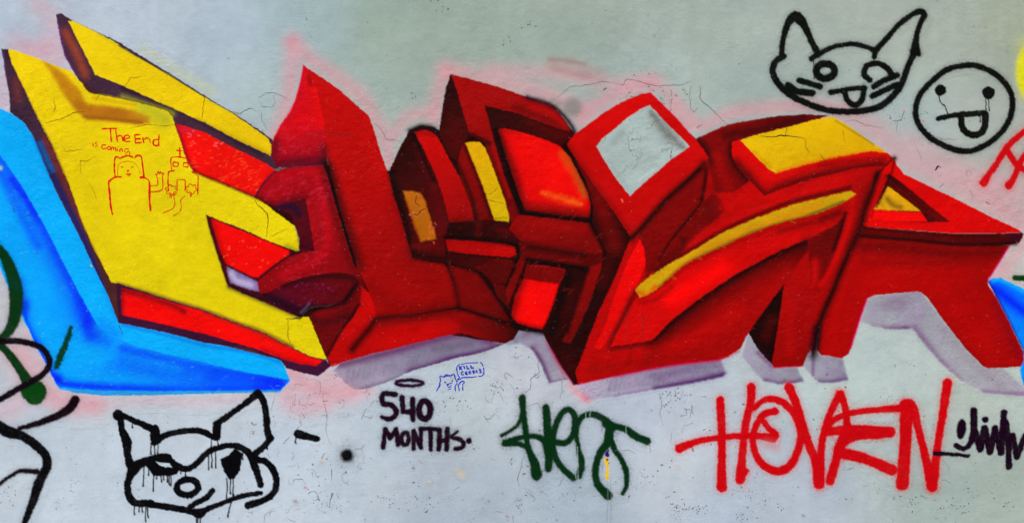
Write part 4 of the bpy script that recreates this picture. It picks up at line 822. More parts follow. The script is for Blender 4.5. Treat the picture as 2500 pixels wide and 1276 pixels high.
poly(p, [(350, 1132), (366, 1114), (405, 1112), (424, 1122), (440, 1142), (432, 1157), (404, 1161), (374, 1160), (364, 1144)], BK, soft=2.5); poly(0, [(381, 1126), (400, 1129), (414, 1130), (420, 1139), (405, 1139), (391, 1134)], (188, 202, 208), soft=2.2)
p = part(t, "eye")
poly(p, [(537, 1120), (558, 1110), (574, 1092), (594, 1106), (585, 1148), (574, 1168), (560, 1169), (548, 1152)], BK, soft=2.5)
p = part(t, "nose"); STK(1.2, p, ellipse(458, 1188, 26, 19, 12, -0.1), 13, BK, closed=True, **S)
p = part(t, "mouth"); STK(1.2, p, [(464, 1235, 11), (484, 1224), (505, 1213), (519, 1196, 11)], 11, BK, **S)
p = part(t, "paint_drip")
for x, y0, y1 in ((370, 1080, 1107), (378, 1080, 1112), (385, 1078, 1109), (313, 1143, 1167), (318, 1143, 1160), (353, 1136, 1185), (363, 1140, 1158), (376, 1152, 1197), (383, 1155, 1167), (392, 1155, 1175), (398, 1155, 1170), (408, 1155, 1175), (413, 1155, 1181), (417, 1155, 1184), (453, 1145, 1162), (442, 1144, 1154), (327, 1232, 1254), (340, 1232, 1247), (347, 1232, 1248), (357, 1234, 1271), (362, 1234, 1262), (478, 1252, 1290), (484, 1254, 1296), (491, 1252, 1286), (322, 1028, 1043),
                  (511, 1105, 1145), (516, 1103, 1140), (526, 1098, 1140), (517, 1068, 1092), (533, 1070, 1088), (553, 1166, 1217), (563, 1168, 1204), (571, 1166, 1212), (586, 1112, 1146), (630, 1105, 1128), (655, 1078, 1095), (592, 1105, 1120), (449, 1205, 1213), (458, 1206, 1215), (468, 1204, 1214), (615, 1120, 1140)):
    drip(p, x, y0, y1, BK, 3.8)
stroke(p, [(571, 1205, 3.6), (562, 1235, 3.6), (557, 1260, 4.5)], 3.6, BK, soft=2.4, halo=0)
t = thing("black_spray_dash", "short black dripping dash right of the dripping cat's ear", "spray mark")
stroke(part(t, "stroke"), [(728, 1058, 22), (745, 1064, 19), (776, 1071, 15)], 18, BK, **S)
p = part(t, "paint_drip"); drip(p, 722, 1064, 1080, BK, 4); 
t = thing("black_spray_dot", "round soft-edged black dot between the dash and the word MONTHS", "spray dot")
p = part(t, "dot"); stroke(p, [(847, 1111)], 35, BK, soft=14, halo=.2, hr=14)

# ---- 540 MONTHS.
DP = (28, 0, 24)
t = thing("number_and_word_tag", "dark purple lettering reading 540 MONTHS. under the left foot of the mural", "lettering")
Q = dict(soft=4.5, halo=.16, hr=7)
for name, strokes, w_ in (
    ("digit", [[(965, 962), (936, 961), (935, 984), (952, 986), (967, 1000), (963, 1016), (947, 1022), (932, 1016, 9)]], 13),
    ("digit", [[(982, 969), (984, 1003), (1008, 1006)], [(1007, 974), (1008, 1023)]], 13),
    ("digit", [ellipse(1037, 1000, 14, 22, 12) + [(1051, 1000)]], 15),
    ("letter", [[(935, 1091), (941, 1047), (953, 1068), (967, 1047), (972, 1084)]], 12),
    ("letter", [ellipse(989, 1070, 9, 15, 10) + [(998, 1070)]], 11),
    ("letter", [[(1010, 1094), (1010, 1051), (1027, 1092), (1028, 1047)]], 11),
    ("letter", [[(1028, 1046), (1050, 1045), (1072, 1048)], [(1051, 1048), (1052, 1096)]], 11),
    ("letter", [[(1074, 1050), (1071, 1096)], [(1092, 1046), (1090, 1096)], [(1073, 1076), (1091, 1072)]], 12),
    ("letter", [[(1117, 1052, 8), (1101, 1066, 9), (1118, 1070), (1131, 1078), (1129, 1091), (1111, 1095)]], 11),
    ("full_stop", [[(1145, 1075)]], 14)):
    p = part(t, name)
    for k, s_ in enumerate(strokes):
        STK(1.04, p, s_, w_, DP, smooth=(name == "digit" and len(s_) > 4) or len(s_) > 5, **Q)
p = part(t, "flat_ring"); stroke(p, ellipse(1000, 934, 33, 7, 14), 10.5, (40, 0, 38), closed=True, **Q)

# ---- dark green tag
GT = (0, 44, 16)
t = thing("green_spray_tag", "dark green scrawled handstyle tag between 540 MONTHS. and the red word", "graffiti tag")
G = dict(soft=6.5, halo=.16, hr=9)
p = part(t, "letter", 0, "first scrawled letter shaped like an H")
STK(1.13, p, [(1275, 970, 15), (1277, 1000, 14), (1283, 1050, 13), (1291, 1097, 14), (1305, 1130, 20), (1310, 1158, 24)], 15, GT, **G)
STK(1.13, p, [(1278, 1000, 8), (1264, 1036, 9), (1243, 1052, 8), (1225, 1062, 9)], 8, GT, **G)
STK(1.13, p, [(1233, 1080, 14), (1262, 1070, 12), (1292, 1064, 12), (1315, 1066, 13), (1331, 1080, 15), (1338, 1105, 17)], 14, GT, **G); STK(1.13, p, [(1235, 1082, 14), (1262, 1082, 12), (1288, 1090, 10)], 12, GT, **G)
STK(1.13, p, [(1333, 995, 17), (1337, 1050, 18), (1340, 1100, 18), (1339, 1142, 17)], 18, GT, **G)
p = part(t, "letter", 0, "second scrawled letter, an open e")
STK(1.13, p, [(1353, 1077), (1380, 1080), (1399, 1059), (1404, 1020), (1390, 999), (1370, 1010), (1353, 1050), (1351, 1090), (1358, 1120), (1376, 1145), (1400, 1166)], 14, GT, **G)
p = part(t, "letter", 0, "hooked letter with a long right arm")
STK(1.13, p, [(1413, 1160, 15), (1420, 1130, 15), (1411, 1090, 11), (1408, 1050, 11), (1417, 1021, 12), (1440, 1010, 14), (1467, 1018, 15), (1497, 1042, 17)], 14, GT, **G); STK(1.13, p, [(1480, 1034, 17), (1500, 1040, 15), (1527, 1047, 15), (1552, 1064, 16), (1580, 1076, 17)], 16, GT, **G)
p = part(t, "letter", 0, "last looped letter")
STK(1.13, p, [(1489, 1045, 20), (1482, 1080, 18), (1464, 1107, 16), (1454, 1143, 15), (1459, 1180, 16), (1484, 1208, 20)], 16, GT, **G); STK(1.13, p, [(1490, 1070, 14), (1501, 1097, 13), (1518, 1123, 12), (1530, 1157, 13), (1528, 1190, 11), (1520, 1204, 9)], 12, GT, **G)
t = thing("yellow_paint_drip", "small yellow drip with a purple top inside the last loop of the green tag", "paint drip")
p = part(t, "yellow_run"); stroke(p, [(1480, 1122, 11), (1483, 1140, 6), (1482, 1166, 8)], 7, (240, 190, 0), soft=3, halo=0)
p = part(t, "purple_spot"); stroke(p, [(1485, 1098, 5), (1482, 1109, 12)], 8, (44, 10, 96), soft=4, halo=0); stroke(p, [(1482, 1121)], 6, (90, 60, 40), soft=3, halo=0)
t = thing("grey_water_runs", "thin grey runs trickling down below the green tag", "stain")
p = part(t, "run")
for x in (1482, 1490): stroke(p, [(x, 1172, 1.6), (x + 2, 1220, 1.8), (x - 1, 1300, 1.8)], 1.8, (120, 128, 128), soft=2.4, halo=0, alpha=.55)
# white water runs through the green
for x, y0, y1 in ((1405, 1080, 1165), (1430, 1005, 1030), (1440, 1003, 1025), (1528, 1035, 1062), (1410, 1090, 1170)):
    stroke(0, [(x, y0, 1.8), (x + 1, y1, 1.8)], 1.8, (170, 186, 186), soft=2.4, halo=0, alpha=.6)

# ---- red word
HR = (200, 0, 12)
t = thing("red_word_tag", "large red spray word HOVEN with a cross-barred H, lower right of the wall", "lettering")
H = dict(soft=5, halo=.22, hr=9)
p = part(t, "letter", 0, "H with a long bar crossing it")
STK(1.12, p, [(1758, 976), (1762, 1050), (1762, 1117), (1762, 1188, 22)], 18, HR, **H); STK(1.12, p, [(1659, 1093, 20), (1700, 1078, 15), (1750, 1068, 14), (1833, 1062, 14), (1888, 1068, 18)], 15, HR, **H)
STK(1.12, p, [(1834, 944, 20), (1833, 977, 18), (1820, 1037, 17), (1813, 1100, 17), (1807, 1168, 22)], 18, HR, **H); STK(1.12, p, [(1810, 1160), (1821, 1149)], 14, HR, **H)
p = part(t, "letter", 0, "O drawn as a ring with a hook inside")
STK(1.12, p, [(1842, 996, 12), (1858, 980, 13), (1880, 973, 15), (1913, 983, 16), (1943, 1017, 17), (1955, 1060, 17), (1947, 1100, 17), (1927, 1137, 19), (1897, 1149, 19), (1863, 1133, 17), (1843, 1103, 16), (1838, 1063, 15), (1850, 1030, 15), (1868, 1008, 16), (1892, 1003, 17)], 16, HR, **H)
STK(1.12, p, [(1866, 1030, 14), (1878, 1046, 14), (1893, 1060, 16), (1888, 1072, 14)], 14, HR, **H)
p = part(t, "letter", 0, "V")
STK(1.12, p, [(1926, 945, 20), (1947, 993, 18), (1967, 1063, 18), (1991, 1127, 19), (1998, 1180, 22)], 19, HR, **H); STK(1.12, p, [(2002, 1182, 20), (2006, 1083, 16), (2023, 1017, 16), (2050, 961, 18)], 17, HR, **H)
p = part(t, "letter", 0, "E with slanting bars")
STK(1.12, p, [(2052, 962, 18), (2061, 985, 16), (2067, 1023, 16), (2064, 1055, 20), (2050, 1087, 21), (2042, 1120, 20), (2027, 1172, 20)], 18, HR, **H)
STK(1.12, p, [(2022, 1040, 14), (2036, 1024, 14), (2073, 1008, 14), (2133, 1000, 14), (2193, 996, 16)], 15, HR, **H); STK(1.12, p, [(2018, 1053, 18), (2083, 1048, 22), (2173, 1054, 23)], 22, HR, **H); STK(1.12, p, [(2048, 1104, 24), (2093, 1113, 23), (2133, 1127, 22), (2177, 1146, 24)], 22, HR, **H); STK(1.12, p, [(2048, 1092), (2066, 1074), (2100, 1062), (2150, 1060)], 19, HR, **H)
p = part(t, "letter", 0, "N with a heavy left stem")
STK(1.12, p, [(2213, 988, 22), (2212, 1020, 27), (2211, 1067, 26), (2207, 1133, 26), (2203, 1180, 28)], 26, HR, **H); STK(1.12, p, [(2195, 997, 16), (2214, 983, 20), (2229, 996, 20), (2243, 1050, 17), (2260, 1117, 18), (2275, 1186, 22)], 17, HR, **H); STK(1.12, p, [(2313, 934, 21), (2303, 1000, 18), (2290, 1083, 17), (2277, 1188, 22)], 18, HR, **H)
fog([(1870, 1085), (1895, 1092)], 13, (200, 120, 130), .45, pid=p)

# ---- small black tag at the right
EL = (24, 0, 22)
t = thing("black_handstyle_tag", "small black joined-up handwriting tag at the right edge after the red word", "graffiti tag")
E = dict(soft=3.4, halo=.06, hr=6)
p = part(t, "letter", 0, "filled e"); poly(p, ellipse(2347, 1046, 12, 26, 16, 0.12), EL, soft=5); STK(1.18, p, [(2334, 1086, 10), (2352, 1094, 10), (2368, 1082, 12), (2377, 1050, 14), (2377, 1002, 15)], 13, EL, **E)
p = part(t, "zigzag", 0, "row of joined upright strokes"); STK(1.18, p, [(2381, 1055), (2393, 1096), (2403, 1044), (2416, 1101), (2429, 1045), (2443, 1104), (2451, 1006)], 13.5, EL, smooth=False, **E); STK(1.18, p, [(2455, 1030), (2461, 1075), (2463, 1138)], 13, EL, **E); STK(1.18, p, [(2462, 1080), (2472, 1062), (2482, 1115), (2502, 1062), (2520, 1110), (2540, 1050)], 12, EL, smooth=False, **E)
p = part(t, "dot"); STK(1.18, p, [(2405, 1023)], 13, EL, **E)
p = part(t, "underline"); STK(1.18, p, [(2283, 1106, 9), (2330, 1108, 8), (2364, 1112, 7)], 8, EL, **E)

# ---- cat face, upper right
t = thing("cat_graffiti", "black outlined cat face with tongue out at the upper right of the wall", "graffiti face", "cat faces sprayed in black")
BK2 = (9, 12, 9)
p = part(t, "ear"); STK(1.12, p, [(1908, 133, 12), (1912, 97, 12), (1923, 60, 16), (1937, 42, 21), (1950, 45, 22), (1967, 70, 15), (1980, 100, 13), (1997, 130, 14)], 14, BK2, **Q); STK(1.12, p, [(1997, 132), (1981, 144)], 13, BK2, **Q)
p = part(t, "ear"); STK(1.12, p, [(2234, 125, 22), (2237, 92, 13), (2247, 57, 12), (2257, 38, 13), (2247, 29, 13), (2227, 36, 12), (2193, 62, 12), (2167, 92, 12), (2141, 120, 13), (2135, 138, 12)], 13, BK2, **Q); STK(1.12, p, [(2236, 126, 18), (2243, 132, 12)], 14, BK2, **Q)
p = part(t, "head_outline"); STK(1.12, p, [(1913, 138), (1894, 150), (1886, 173), (1897, 200), (1923, 227), (1957, 247), (2000, 264), (2033, 271), (2083, 273), (2127, 267), (2160, 253), (2187, 227), (2203, 200), (2218, 160), (2233, 127)], 14, BK2, **Q); STK(1.12, p, [(1995, 136), (2027, 118), (2060, 110), (2093, 109), (2133, 122)], 11, BK2, **Q)
p = part(t, "eye"); STK(1.12, p, ellipse(2015, 174, 22, 18, 12), 16, BK2, closed=True, **Q)
p = part(t, "eye"); STK(1.12, p, [(2123, 196), (2110, 182), (2116, 162), (2143, 155), (2166, 167), (2178, 184)], 13, BK2, **Q)
p = part(t, "whisker"); STK(1.12, p, [(1951, 197), (2003, 212)], 13, BK2, **Q)
p = part(t, "whisker"); STK(1.12, p, [(1924, 208), (1943, 222), (1983, 228)], 15, BK2, **Q)
p = part(t, "whisker"); STK(1.12, p, [(2190, 184), (2160, 196), (2133, 212)], 13, BK2, **Q)
p = part(t, "whisker"); STK(1.12, p, [(2190, 207), (2160, 220), (2130, 235)], 13, BK2, **Q)
p = part(t, "mouth"); STK(1.12, p, [(2027, 226), (2067, 219), (2110, 214)], 11, BK2, **Q)
p = part(t, "tongue"); STK(1.12, p, [(2062, 226), (2070, 247), (2088, 257), (2104, 244), (2109, 217)], 13, BK2, **Q)
p = part(t, "paint_drip"); drip(p, 1985, 150, 192, BK2, 2.6); drip(p, 2135, 138, 146, BK2, 3)

# ---- round face
t = thing("round_face_graffiti", "black round face with dripping dot eyes and hanging tongue in the upper right corner", "graffiti face")
p = part(t, "face_outline"); STK(1.1, p, [(2353, 161), (2383, 161), (2427, 180), (2460, 213), (2472, 253), (2460, 300), (2427, 340), (2383, 365), (2350, 369), (2310, 358), (2267, 333), (2241, 300), (2235, 267), (2247, 230), (2277, 197), (2313, 170)], 13, BK2, closed=True, **Q)
p = part(t, "eye"); STK(1.1, p, [(2296, 220)], 23, BK2, **S)
p = part(t, "eye"); STK(1.1, p, [(2413, 227)], 26, BK2, **S)
p = part(t, "mouth"); STK(1.1, p, [(2291, 290, 12), (2333, 281), (2402, 276, 13)], 11, BK2, **S)
p = part(t, "tongue"); STK(1.1, p, [(2346, 290), (2350, 313), (2367, 328), (2390, 328), (2404, 310), (2405, 280)], 14, BK2, **S)
p = part(t, "paint_drip"); stroke(p, [(2293, 230, 3), (2296, 248, 3), (2308, 262, 3), (2313, 278, 3)], 3, BK2, soft=2.2, halo=0); drip(p, 2407, 235, 271, BK2, 3); drip(p, 2414, 235, 271, BK2, 3); drip(p, 2391, 282, 298, BK2, 3)

# small stray marks belonging to the coat
for x, y, r_, c in ((2206, 272, 4, (240, 80, 40)), (2254, 295, 4, (235, 90, 30)), (783, 1127, 4, (220, 150, 50)), (745, 1189, 4, (215, 40, 40)), (720, 1222, 8, (150, 120, 110)), (1117, 1146, 8, (226, 180, 110)), (1127, 1158, 13, (214, 190, 150)), (1048, 1173, 5, (222, 196, 150)), (1288, 1137, 5, (150, 100, 30)), (1008, 1141, 4, (130, 80, 50)), (1667, 219, 3, (160, 30, 50)), (1653, 1135, 6, (216, 180, 150)), (1506, 1200, 4, (190, 140, 50)), (0, 410, 8, (190, 240, 20)), (222, 648, 3, (230, 200, 110)), (1238, 1259, 5, (170, 60, 60)), (1960, 1257, 5, (60, 130, 110)), (1820, 1190, 6, (240, 150, 130))):
    fog([(x, y), (x + 2, y + 1)], r_ * .62, c, .75, pid=0, grain=.9)
FLECKS = [(2206, 272), (2254, 295)]

# ------------------------------------------------------------------ tiny nicks where pale coat shows through dark paint
_r = np.random.default_rng(99)
for _n, _x0, _x1 in ((1100, 0, 2500), (500, 0, 1000)):
    qx = _r.uniform(_x0, _x1, _n); qy = _r.uniform(100, 960, _n)
    jj_ = ((qy - FY0) / FS).astype(int); ii_ = ((qx - FX0) / FS).astype(int)
    k_ = (_r.uniform(.2, 1, _n) ** 3 * .26).astype(np.float32)[:, None]
    ok = OWNER[jj_, ii_] > 0
    jj_, ii_, k_ = jj_[ok], ii_[ok], k_[ok]
    FIELD[jj_, ii_] = FIELD[jj_, ii_] * (1 - k_) + np.array((.5, .36, .38), np.float32) * k_
# ------------------------------------------------------------------ cut the field into objects
WXX, WZZ = to_world(PXX, PYY)
YY = -(height_at(WXX, WZZ) + 0.0006)
def grow(o):
    out = o.copy()
    for dy, dx in ((0, 1), (0, -1), (1, 0), (-1, 0)):
        s = np.roll(np.roll(o, dy, 0), dx, 1)
        out = np.where(out == 0, s, out)
    return out
OWNER = grow(OWNER)
# stray coat marks that touch no painting: keep them on the coat as stains
bare = coat_colour(PXX, PYY)
diff = np.abs(FIELD - bare).max(-1) > 0.01
STAIN = part(thing("coat_stains", "tiny stray paint flecks and stains scattered over the pale coat", "paint flecks"), "fleck")
OWNER[(OWNER == 0) & diff] = STAIN
cell = OWNER[:-1, :-1].copy()
for s in (OWNER[1:, :-1], OWNER[:-1, 1:], OWNER[1:, 1:]):
    cell = np.where(cell == 0, s, cell)

def components(c):
    """label 4-connected regions of equal value (runs + union-find)"""
    ny, nx = c.shape
    edge = np.ones((ny, nx), bool); edge[:, 1:] = c[:, 1:] != c[:, :-1]
    run = np.cumsum(edge.ravel()).reshape(ny, nx) - 1
    n = int(run.max()) + 1; par = list(range(n))
    def find(a):
        while par[a] != a: par[a] = par[par[a]]; a = par[a]
        return a
    same = c[1:] == c[:-1]
    pairs = np.unique(run[1:][same].astype(np.int64) * n + run[:-1][same])
    for q in pairs:
        a, b = find(int(q // n)), find(int(q % n))
        if a != b: par[max(a, b)] = min(a, b)
    root = np.array([find(k) for k in range(n)])
    return root[run]
for _ in range(2):
    lab = components(cell); size = np.bincount(lab.ravel()); small = size[lab] < 140
    small &= (cell > 0) & ((np.array([0] + [1 if q[0] == MURAL else 0 for q in PARTS])[cell] > 0) | (size[lab] < 30))
    big = np.where(small, -1, cell)
    for _k in range(40):
        if not (big == -1).any(): break
        for dy, dx in ((0, 1), (1, 0), (0, -1), (-1, 0)):
            s_ = np.roll(np.roll(big, dy, 0), dx, 1); big = np.where((big == -1) & (s_ > 0), s_, big)
    cell = np.where(big == -1, cell, big)
COMP = components(cell)
made_thing = {}; made_part = {}
def thing_object(ti):
    if ti not in made_thing:
        ids = [k + 1 for k, q in enumerate(PARTS) if q[0] == ti]
        jj, ii = np.nonzero(np.isin(cell, ids))
        if len(jj) == 0: return None
        bx = 0.5 * (fx[ii.min()] + fx[ii.max()]); by = fy[jj.max()]
        wx, wz = to_world(bx, by)
        n, lab, cat, grp = THINGS[ti]
        e = bpy.data.objects.new(n, None); e.location = (float(wx), 0.0, float(wz)); e.empty_display_size = 0.1
        col.objects.link(e); set_props(e, lab, cat, grp)
        made_thing[ti] = e
    return made_thing[ti]
for k, (ti, name, parent, lab) in enumerate(PARTS):
    pid = k + 1
    msk = cell == pid
    if not msk.any():
        print("empty part", name, lab); continue
    e = thing_object(ti)
    j, i = np.nonzero(msk)
    par = made_part.get(parent, e) if parent else e
    pieces = [msk]
    if name not in ('letter', 'digit', 'zigzag', 'ear', 'eye') and pid != p_over:
        ids_, cnt_ = np.unique(COMP[msk], return_counts=True)
        pieces = [msk & (COMP == q) for q in ids_[np.argsort(-cnt_)]]
    for msk in pieces[1:]:
        j2, i2 = np.nonzero(msk); js = slice(j2.min(), j2.max() + 2); is_ = slice(i2.min(), i2.max() + 2)
        o = make_grid(name, msk[j2.min():j2.max() + 1, i2.min():i2.max() + 1], WXX[js, is_], WZZ[js, is_], YY[js, is_], np.ascontiguousarray(FIELD[js, is_]), M_MURAL if ti == MURAL else M_SPRAY, tuple(e.location), par)
    msk = pieces[0]; j, i = np.nonzero(msk)
    js = slice(j.min(), j.max() + 2); is_ = slice(i.min(), i.max() + 2)
    o = make_grid(name, msk[j.min():j.max() + 1, i.min():i.max() + 1], WXX[js, is_], WZZ[js, is_], YY[js, is_], np.ascontiguousarray(FIELD[js, is_]), M_MURAL if ti == MURAL else M_SPRAY, tuple(e.location), par)
    if lab: o["label"] = lab
    made_part[pid] = o

# ------------------------------------------------------------------ fine lines: ribbons that follow the relief
def ribbon_data(pts, wd, jit=0.0, seed=0, lift=0.0012, step=2.5):
    """pts photograph coords, wd width in px (scalar or per point); returns verts, faces"""
    p = np.array(pts, float)
    w_ = np.full(len(p), wd, float) if np.isscalar(wd) else np.array(wd, float)
    seg = np.hypot(*np.diff(p, axis=0).T); s = np.r_[0, np.cumsum(seg)]
    n = max(2, int(s[-1] / step) + 1); t = np.linspace(0, s[-1], n)
    x, y, ww = np.interp(t, s, p[:, 0]), np.interp(t, s, p[:, 1]), np.interp(t, s, w_)
    if jit:
        r = np.random.default_rng(seed)
        for oct_, a in ((9, 1.0), (4, .6), (1.6, .35)):
            g = r.normal(0, 1, (2, int(n / oct_) + 3))
            k = np.arange(n) / oct_
            x += jit * a * np.interp(k, np.arange(g.shape[1]), g[0]); y += jit * a * np.interp(k, np.arange(g.shape[1]), g[1])
        ww = ww * (1 + 0.45 * np.interp(np.arange(n) / 3.0, np.arange(int(n / 3) + 3), r.uniform(-1, 1, int(n / 3) + 3)))
    dx, dy = np.gradient(x), np.gradient(y); l = np.hypot(dx, dy) + 1e-9
    nx_, ny_ = -dy / l, dx / l
    v = []
    for sgn in (-0.5, 0.5):
        vx, vz = to_world(x + sgn * ww * nx_, y + sgn * ww * ny_)
        v.append(np.stack([vx, -(height_at(vx, vz) + lift), vz], 1))
    verts = np.vstack(v); f = []
    for i in range(n - 1):
        f.append((i, i + 1, n + i + 1, n + i))
    return verts, f

def ribbon_object(name, lines, mat, parent, jit=0.0, lift=0.0012, label=None):
    if mat in (PEN, BP): lines = [(p_, w_ * 1.4) for p_, w_ in lines]
    V, F = [], []; n = 0
    off = np.array(parent.location) if parent is not None else np.zeros(3)
    for k, (pts, wd) in enumerate(lines):
        v, f = ribbon_data(pts, wd, jit, seed=int(abs(pts[0][0] * 7 + pts[0][1] * 3)) + k, lift=lift)
        V.append(v - off); F += [tuple(q + n for q in g_) for g_ in f]; n += len(v)
    o = raw_mesh(name, np.vstack(V), F, mat, parent)
    if label: o["label"] = label
    return o

def empty_at(name, px, py, label, cat, grp=None):
    wx, wz = to_world(px, py)
    e = bpy.data.objects.new(name, None); e.location = (float(wx), 0, float(wz)); e.empty_display_size = 0.05
    col.objects.link(e); return set_props(e, label, cat, grp)

BP = plain((16, 44, 196), 0.5)
# ---- red pen drawings on the yellow letter (traced at 4.907x from 210, 290)
PEN = plain((222, 6, 0), 0.5)
def rp(pts): return [tuple(q) for q in cr([(210 + x / 4.907, 290 + y / 4.907) for x, y in pts], 3)] if len(pts) > 2 else [(210 + x / 4.907, 290 + y / 4.907) for x, y in pts]
def rs(pts): return [(210 + x / 4.907, 290 + y / 4.907) for x, y in pts]
t = empty_at("pen_lettering", 300, 378, "red pen words The End is coming on the yellow letter", "lettering")
for nm, ls in (("letter", [[(190, 118), (370, 118)], [(290, 125), (305, 275)]]), ("letter", [[(355, 132), (375, 278)], [(375, 215), (410, 195), (432, 215), (445, 270)]]),
               ("letter", [[(455, 240), (520, 228), (505, 198), (465, 205), (452, 240), (475, 272), (530, 270)]]), ("letter", [[(650, 190), (582, 190), (590, 290), (665, 285)], [(590, 240), (655, 240)]]),
               ("letter", [[(680, 222), (692, 290)], [(690, 250), (725, 228), (760, 240), (770, 290)]]), ("letter", [[(870, 250), (815, 252), (805, 300), (830, 320), (870, 318)], [(875, 188), (872, 325)]])):
    ribbon_object(nm, [((rp(l) if len(l) > 4 else rs(l)), 2.2) for l in ls], PEN, t, .12)
for nm, ls in (("letter", [[(82, 295), (85, 328)], [(86, 276), (88, 282)]]), ("letter", [[(132, 282), (110, 288), (115, 302), (138, 318), (125, 334), (105, 330)]]), ("letter", [[(240, 312), (195, 315), (187, 340), (205, 358), (250, 352)]]),
               ("letter", [[(262, 335), (285, 330), (290, 360), (262, 368), (255, 350), (262, 335)]]), ("letter", [[(300, 378), (305, 345), (325, 340), (330, 372), (338, 345), (355, 345), (358, 385)]]), ("letter", [[(378, 355), (374, 390)], [(380, 335), (381, 341)]]),
               ("letter", [[(402, 395), (408, 362), (430, 358), (436, 395)]]), ("letter", [[(510, 365), (475, 360), (460, 385), (480, 405), (515, 385), (522, 420), (515, 445), (480, 430), (470, 415)]])):
    ribbon_object(nm, [((rp(l) if len(l) > 4 else rs(l)), 1.7) for l in ls], PEN, t, .1)
t = empty_at("pen_figure", 318, 525, "red pen figure in an eared hood waving one hand, drawn on the yellow letter", "drawing")
ribbon_object("hood", [(rp([(350, 700), (340, 600), (342, 500), (355, 460), (380, 455), (405, 475), (440, 458), (500, 445), (565, 458)]), 2.4), (rp([(582, 475), (598, 450), (635, 438), (662, 455), (675, 540), (695, 695)]), 2.4)], PEN, t, .15)
ribbon_object("face_opening", [(rp([(375, 690), (382, 580), (410, 530), (500, 508), (570, 525), (620, 580), (650, 650)]), 1.0)], PEN, t, .1)
ribbon_object("eye", [(rs([(418, 577), (444, 577)]), 1.8)], PEN, t); ribbon_object("eye", [(rs([(540, 584), (568, 574)]), 1.8)], PEN, t)
ribbon_object("nose", [(rs([(490, 624), (514, 624)]), 3)], PEN, t); ribbon_object("mouth", [(rs([(482, 660), (510, 663), (540, 661)]), 2.4), (rs([(495, 680), (530, 680)]), 1.2)], PEN, t)
ribbon_object("body_outline", [(rp([(425, 695), (350, 700), (295, 735), (272, 765), (285, 900), (295, 1040), (318, 1150)]), 3.4), (rp([(642, 702), (700, 705), (745, 735), (760, 780), (760, 950), (772, 1105)]), 3.2)], PEN, t, .15)
ribbon_object("arm", [(rp([(768, 800), (830, 800), (858, 785), (858, 700)]), 1.6), (rp([(770, 875), (850, 870), (905, 855), (920, 810), (915, 690)]), 1.6)], PEN, t, .1)
ribbon_object("hand", [(rs([(845, 705), (828, 655), (848, 680), (862, 622), (878, 660), (892, 625), (902, 660), (930, 645), (915, 690)]), 1.5), (rs([(850, 650), (870, 640), (905, 650), (935, 655)]), 1.6)], PEN, t, .15)
t = empty_at("pen_building", 442, 525, "red pen house with a cross on top, right of the hooded figure", "drawing")
ribbon_object("outline", [(rp([(1028, 625), (1015, 500), (1030, 462), (1100, 455), (1205, 470)]), 2.0), (rs([(1060, 620), (985, 635), (980, 760), (988, 870)]), 2.0), (rs([(1270, 635), (1320, 660), (1345, 690), (1342, 780), (1340, 905)]), 2.0)], PEN, t, .15)
ribbon_object("cross", [(rs([(1122, 340), (1128, 455)]), 2.2), (rs([(1085, 378), (1155, 382)]), 2.2)], PEN, t, .1)
for a in (([(1045, 518), (1108, 525), (1100, 572), (1042, 565)]), ([(1170, 525), (1225, 530), (1222, 580), (1162, 572)])):
    ribbon_object("window", [(rs(a + a[:1]), 1.8)], PEN, t, .1)
ribbon_object("door", [(rs([(1090, 860), (1092, 725), (1180, 728), (1190, 750), (1188, 870)]), 1.6)], PEN, t, .1)
for cx_, cy_ in ((1020, 850), (1262, 840)):
    th = np.linspace(0, 2 * math.pi, 40); rr = 55 + 13 * np.sin(th * 6)
    ribbon_object("bush", [(rs([(cx_ + 1.15 * r_ * math.cos(a_), cy_ + .95 * r_ * math.sin(a_)) for r_, a_ in zip(rr, th)]), 1.6), (rs([(cx_ - 12, cy_ + 50), (cx_ - 16, cy_ + 95)]), 1.2), (rs([(cx_ + 4, cy_ + 50), (cx_ - 2, cy_ + 98)]), 1.2)], PEN, t, .15)
ribbon_object("path", [(rp([(1085, 890), (1052, 925), (1065, 1010), (1030, 1080), (918, 1128)]), 1.3), (rp([(1190, 920), (1135, 975), (1142, 1060), (1110, 1125), (1042, 1162)]), 1.3)], PEN, t, .15)

# ---- blue pen cat and bubble (traced at 12.76x from 1050, 870)
def bp_(pts): return [(1050 + x / 12.76, 870 + y / 12.76) for x, y in pts]
t = empty_at("pen_cat", 1098, 953, "tiny blue pen cat raising a paw, above the word MONTHS", "drawing")
ribbon_object("head_outline", [(bp_([(200, 1070), (240, 990), (300, 900), (300, 820), (325, 730), (302, 600), (360, 605), (440, 630), (480, 590), (560, 580), (640, 590), (700, 555), (755, 540), (775, 640), (820, 750), (845, 830), (775, 910), (790, 1070)]), 2.0)], BP, t, .12)
ribbon_object("eye", [(bp_([(440, 785), (500, 800)]), 2.0)], BP, t); ribbon_object("eye", [(bp_([(672, 775), (710, 735)]), 1.6)], BP, t)
ribbon_object("mouth", [(bp_([(510, 845), (560, 860), (620, 825), (690, 825)]), 1.6), (bp_([(530, 870), (550, 930), (600, 955), (640, 930), (660, 880)]), 1.4), (bp_([(545, 865), (580, 875)]), 2.2), (bp_([(570, 1010), (610, 1005), (655, 995)]), 1.2)], BP, t)
ribbon_object("paw", [(bp_([(905, 1060), (895, 980), (865, 900), (900, 850), (950, 780), (1020, 755), (1070, 790), (1050, 825), (1005, 850), (1030, 900), (1010, 980), (1020, 1040)]), 1.8)], BP, t, .12)
t = empty_at("speech_bubble", 1150, 926, "blue pen speech bubble with the words KILL CEOS<3 beside the tiny cat", "speech bubble")
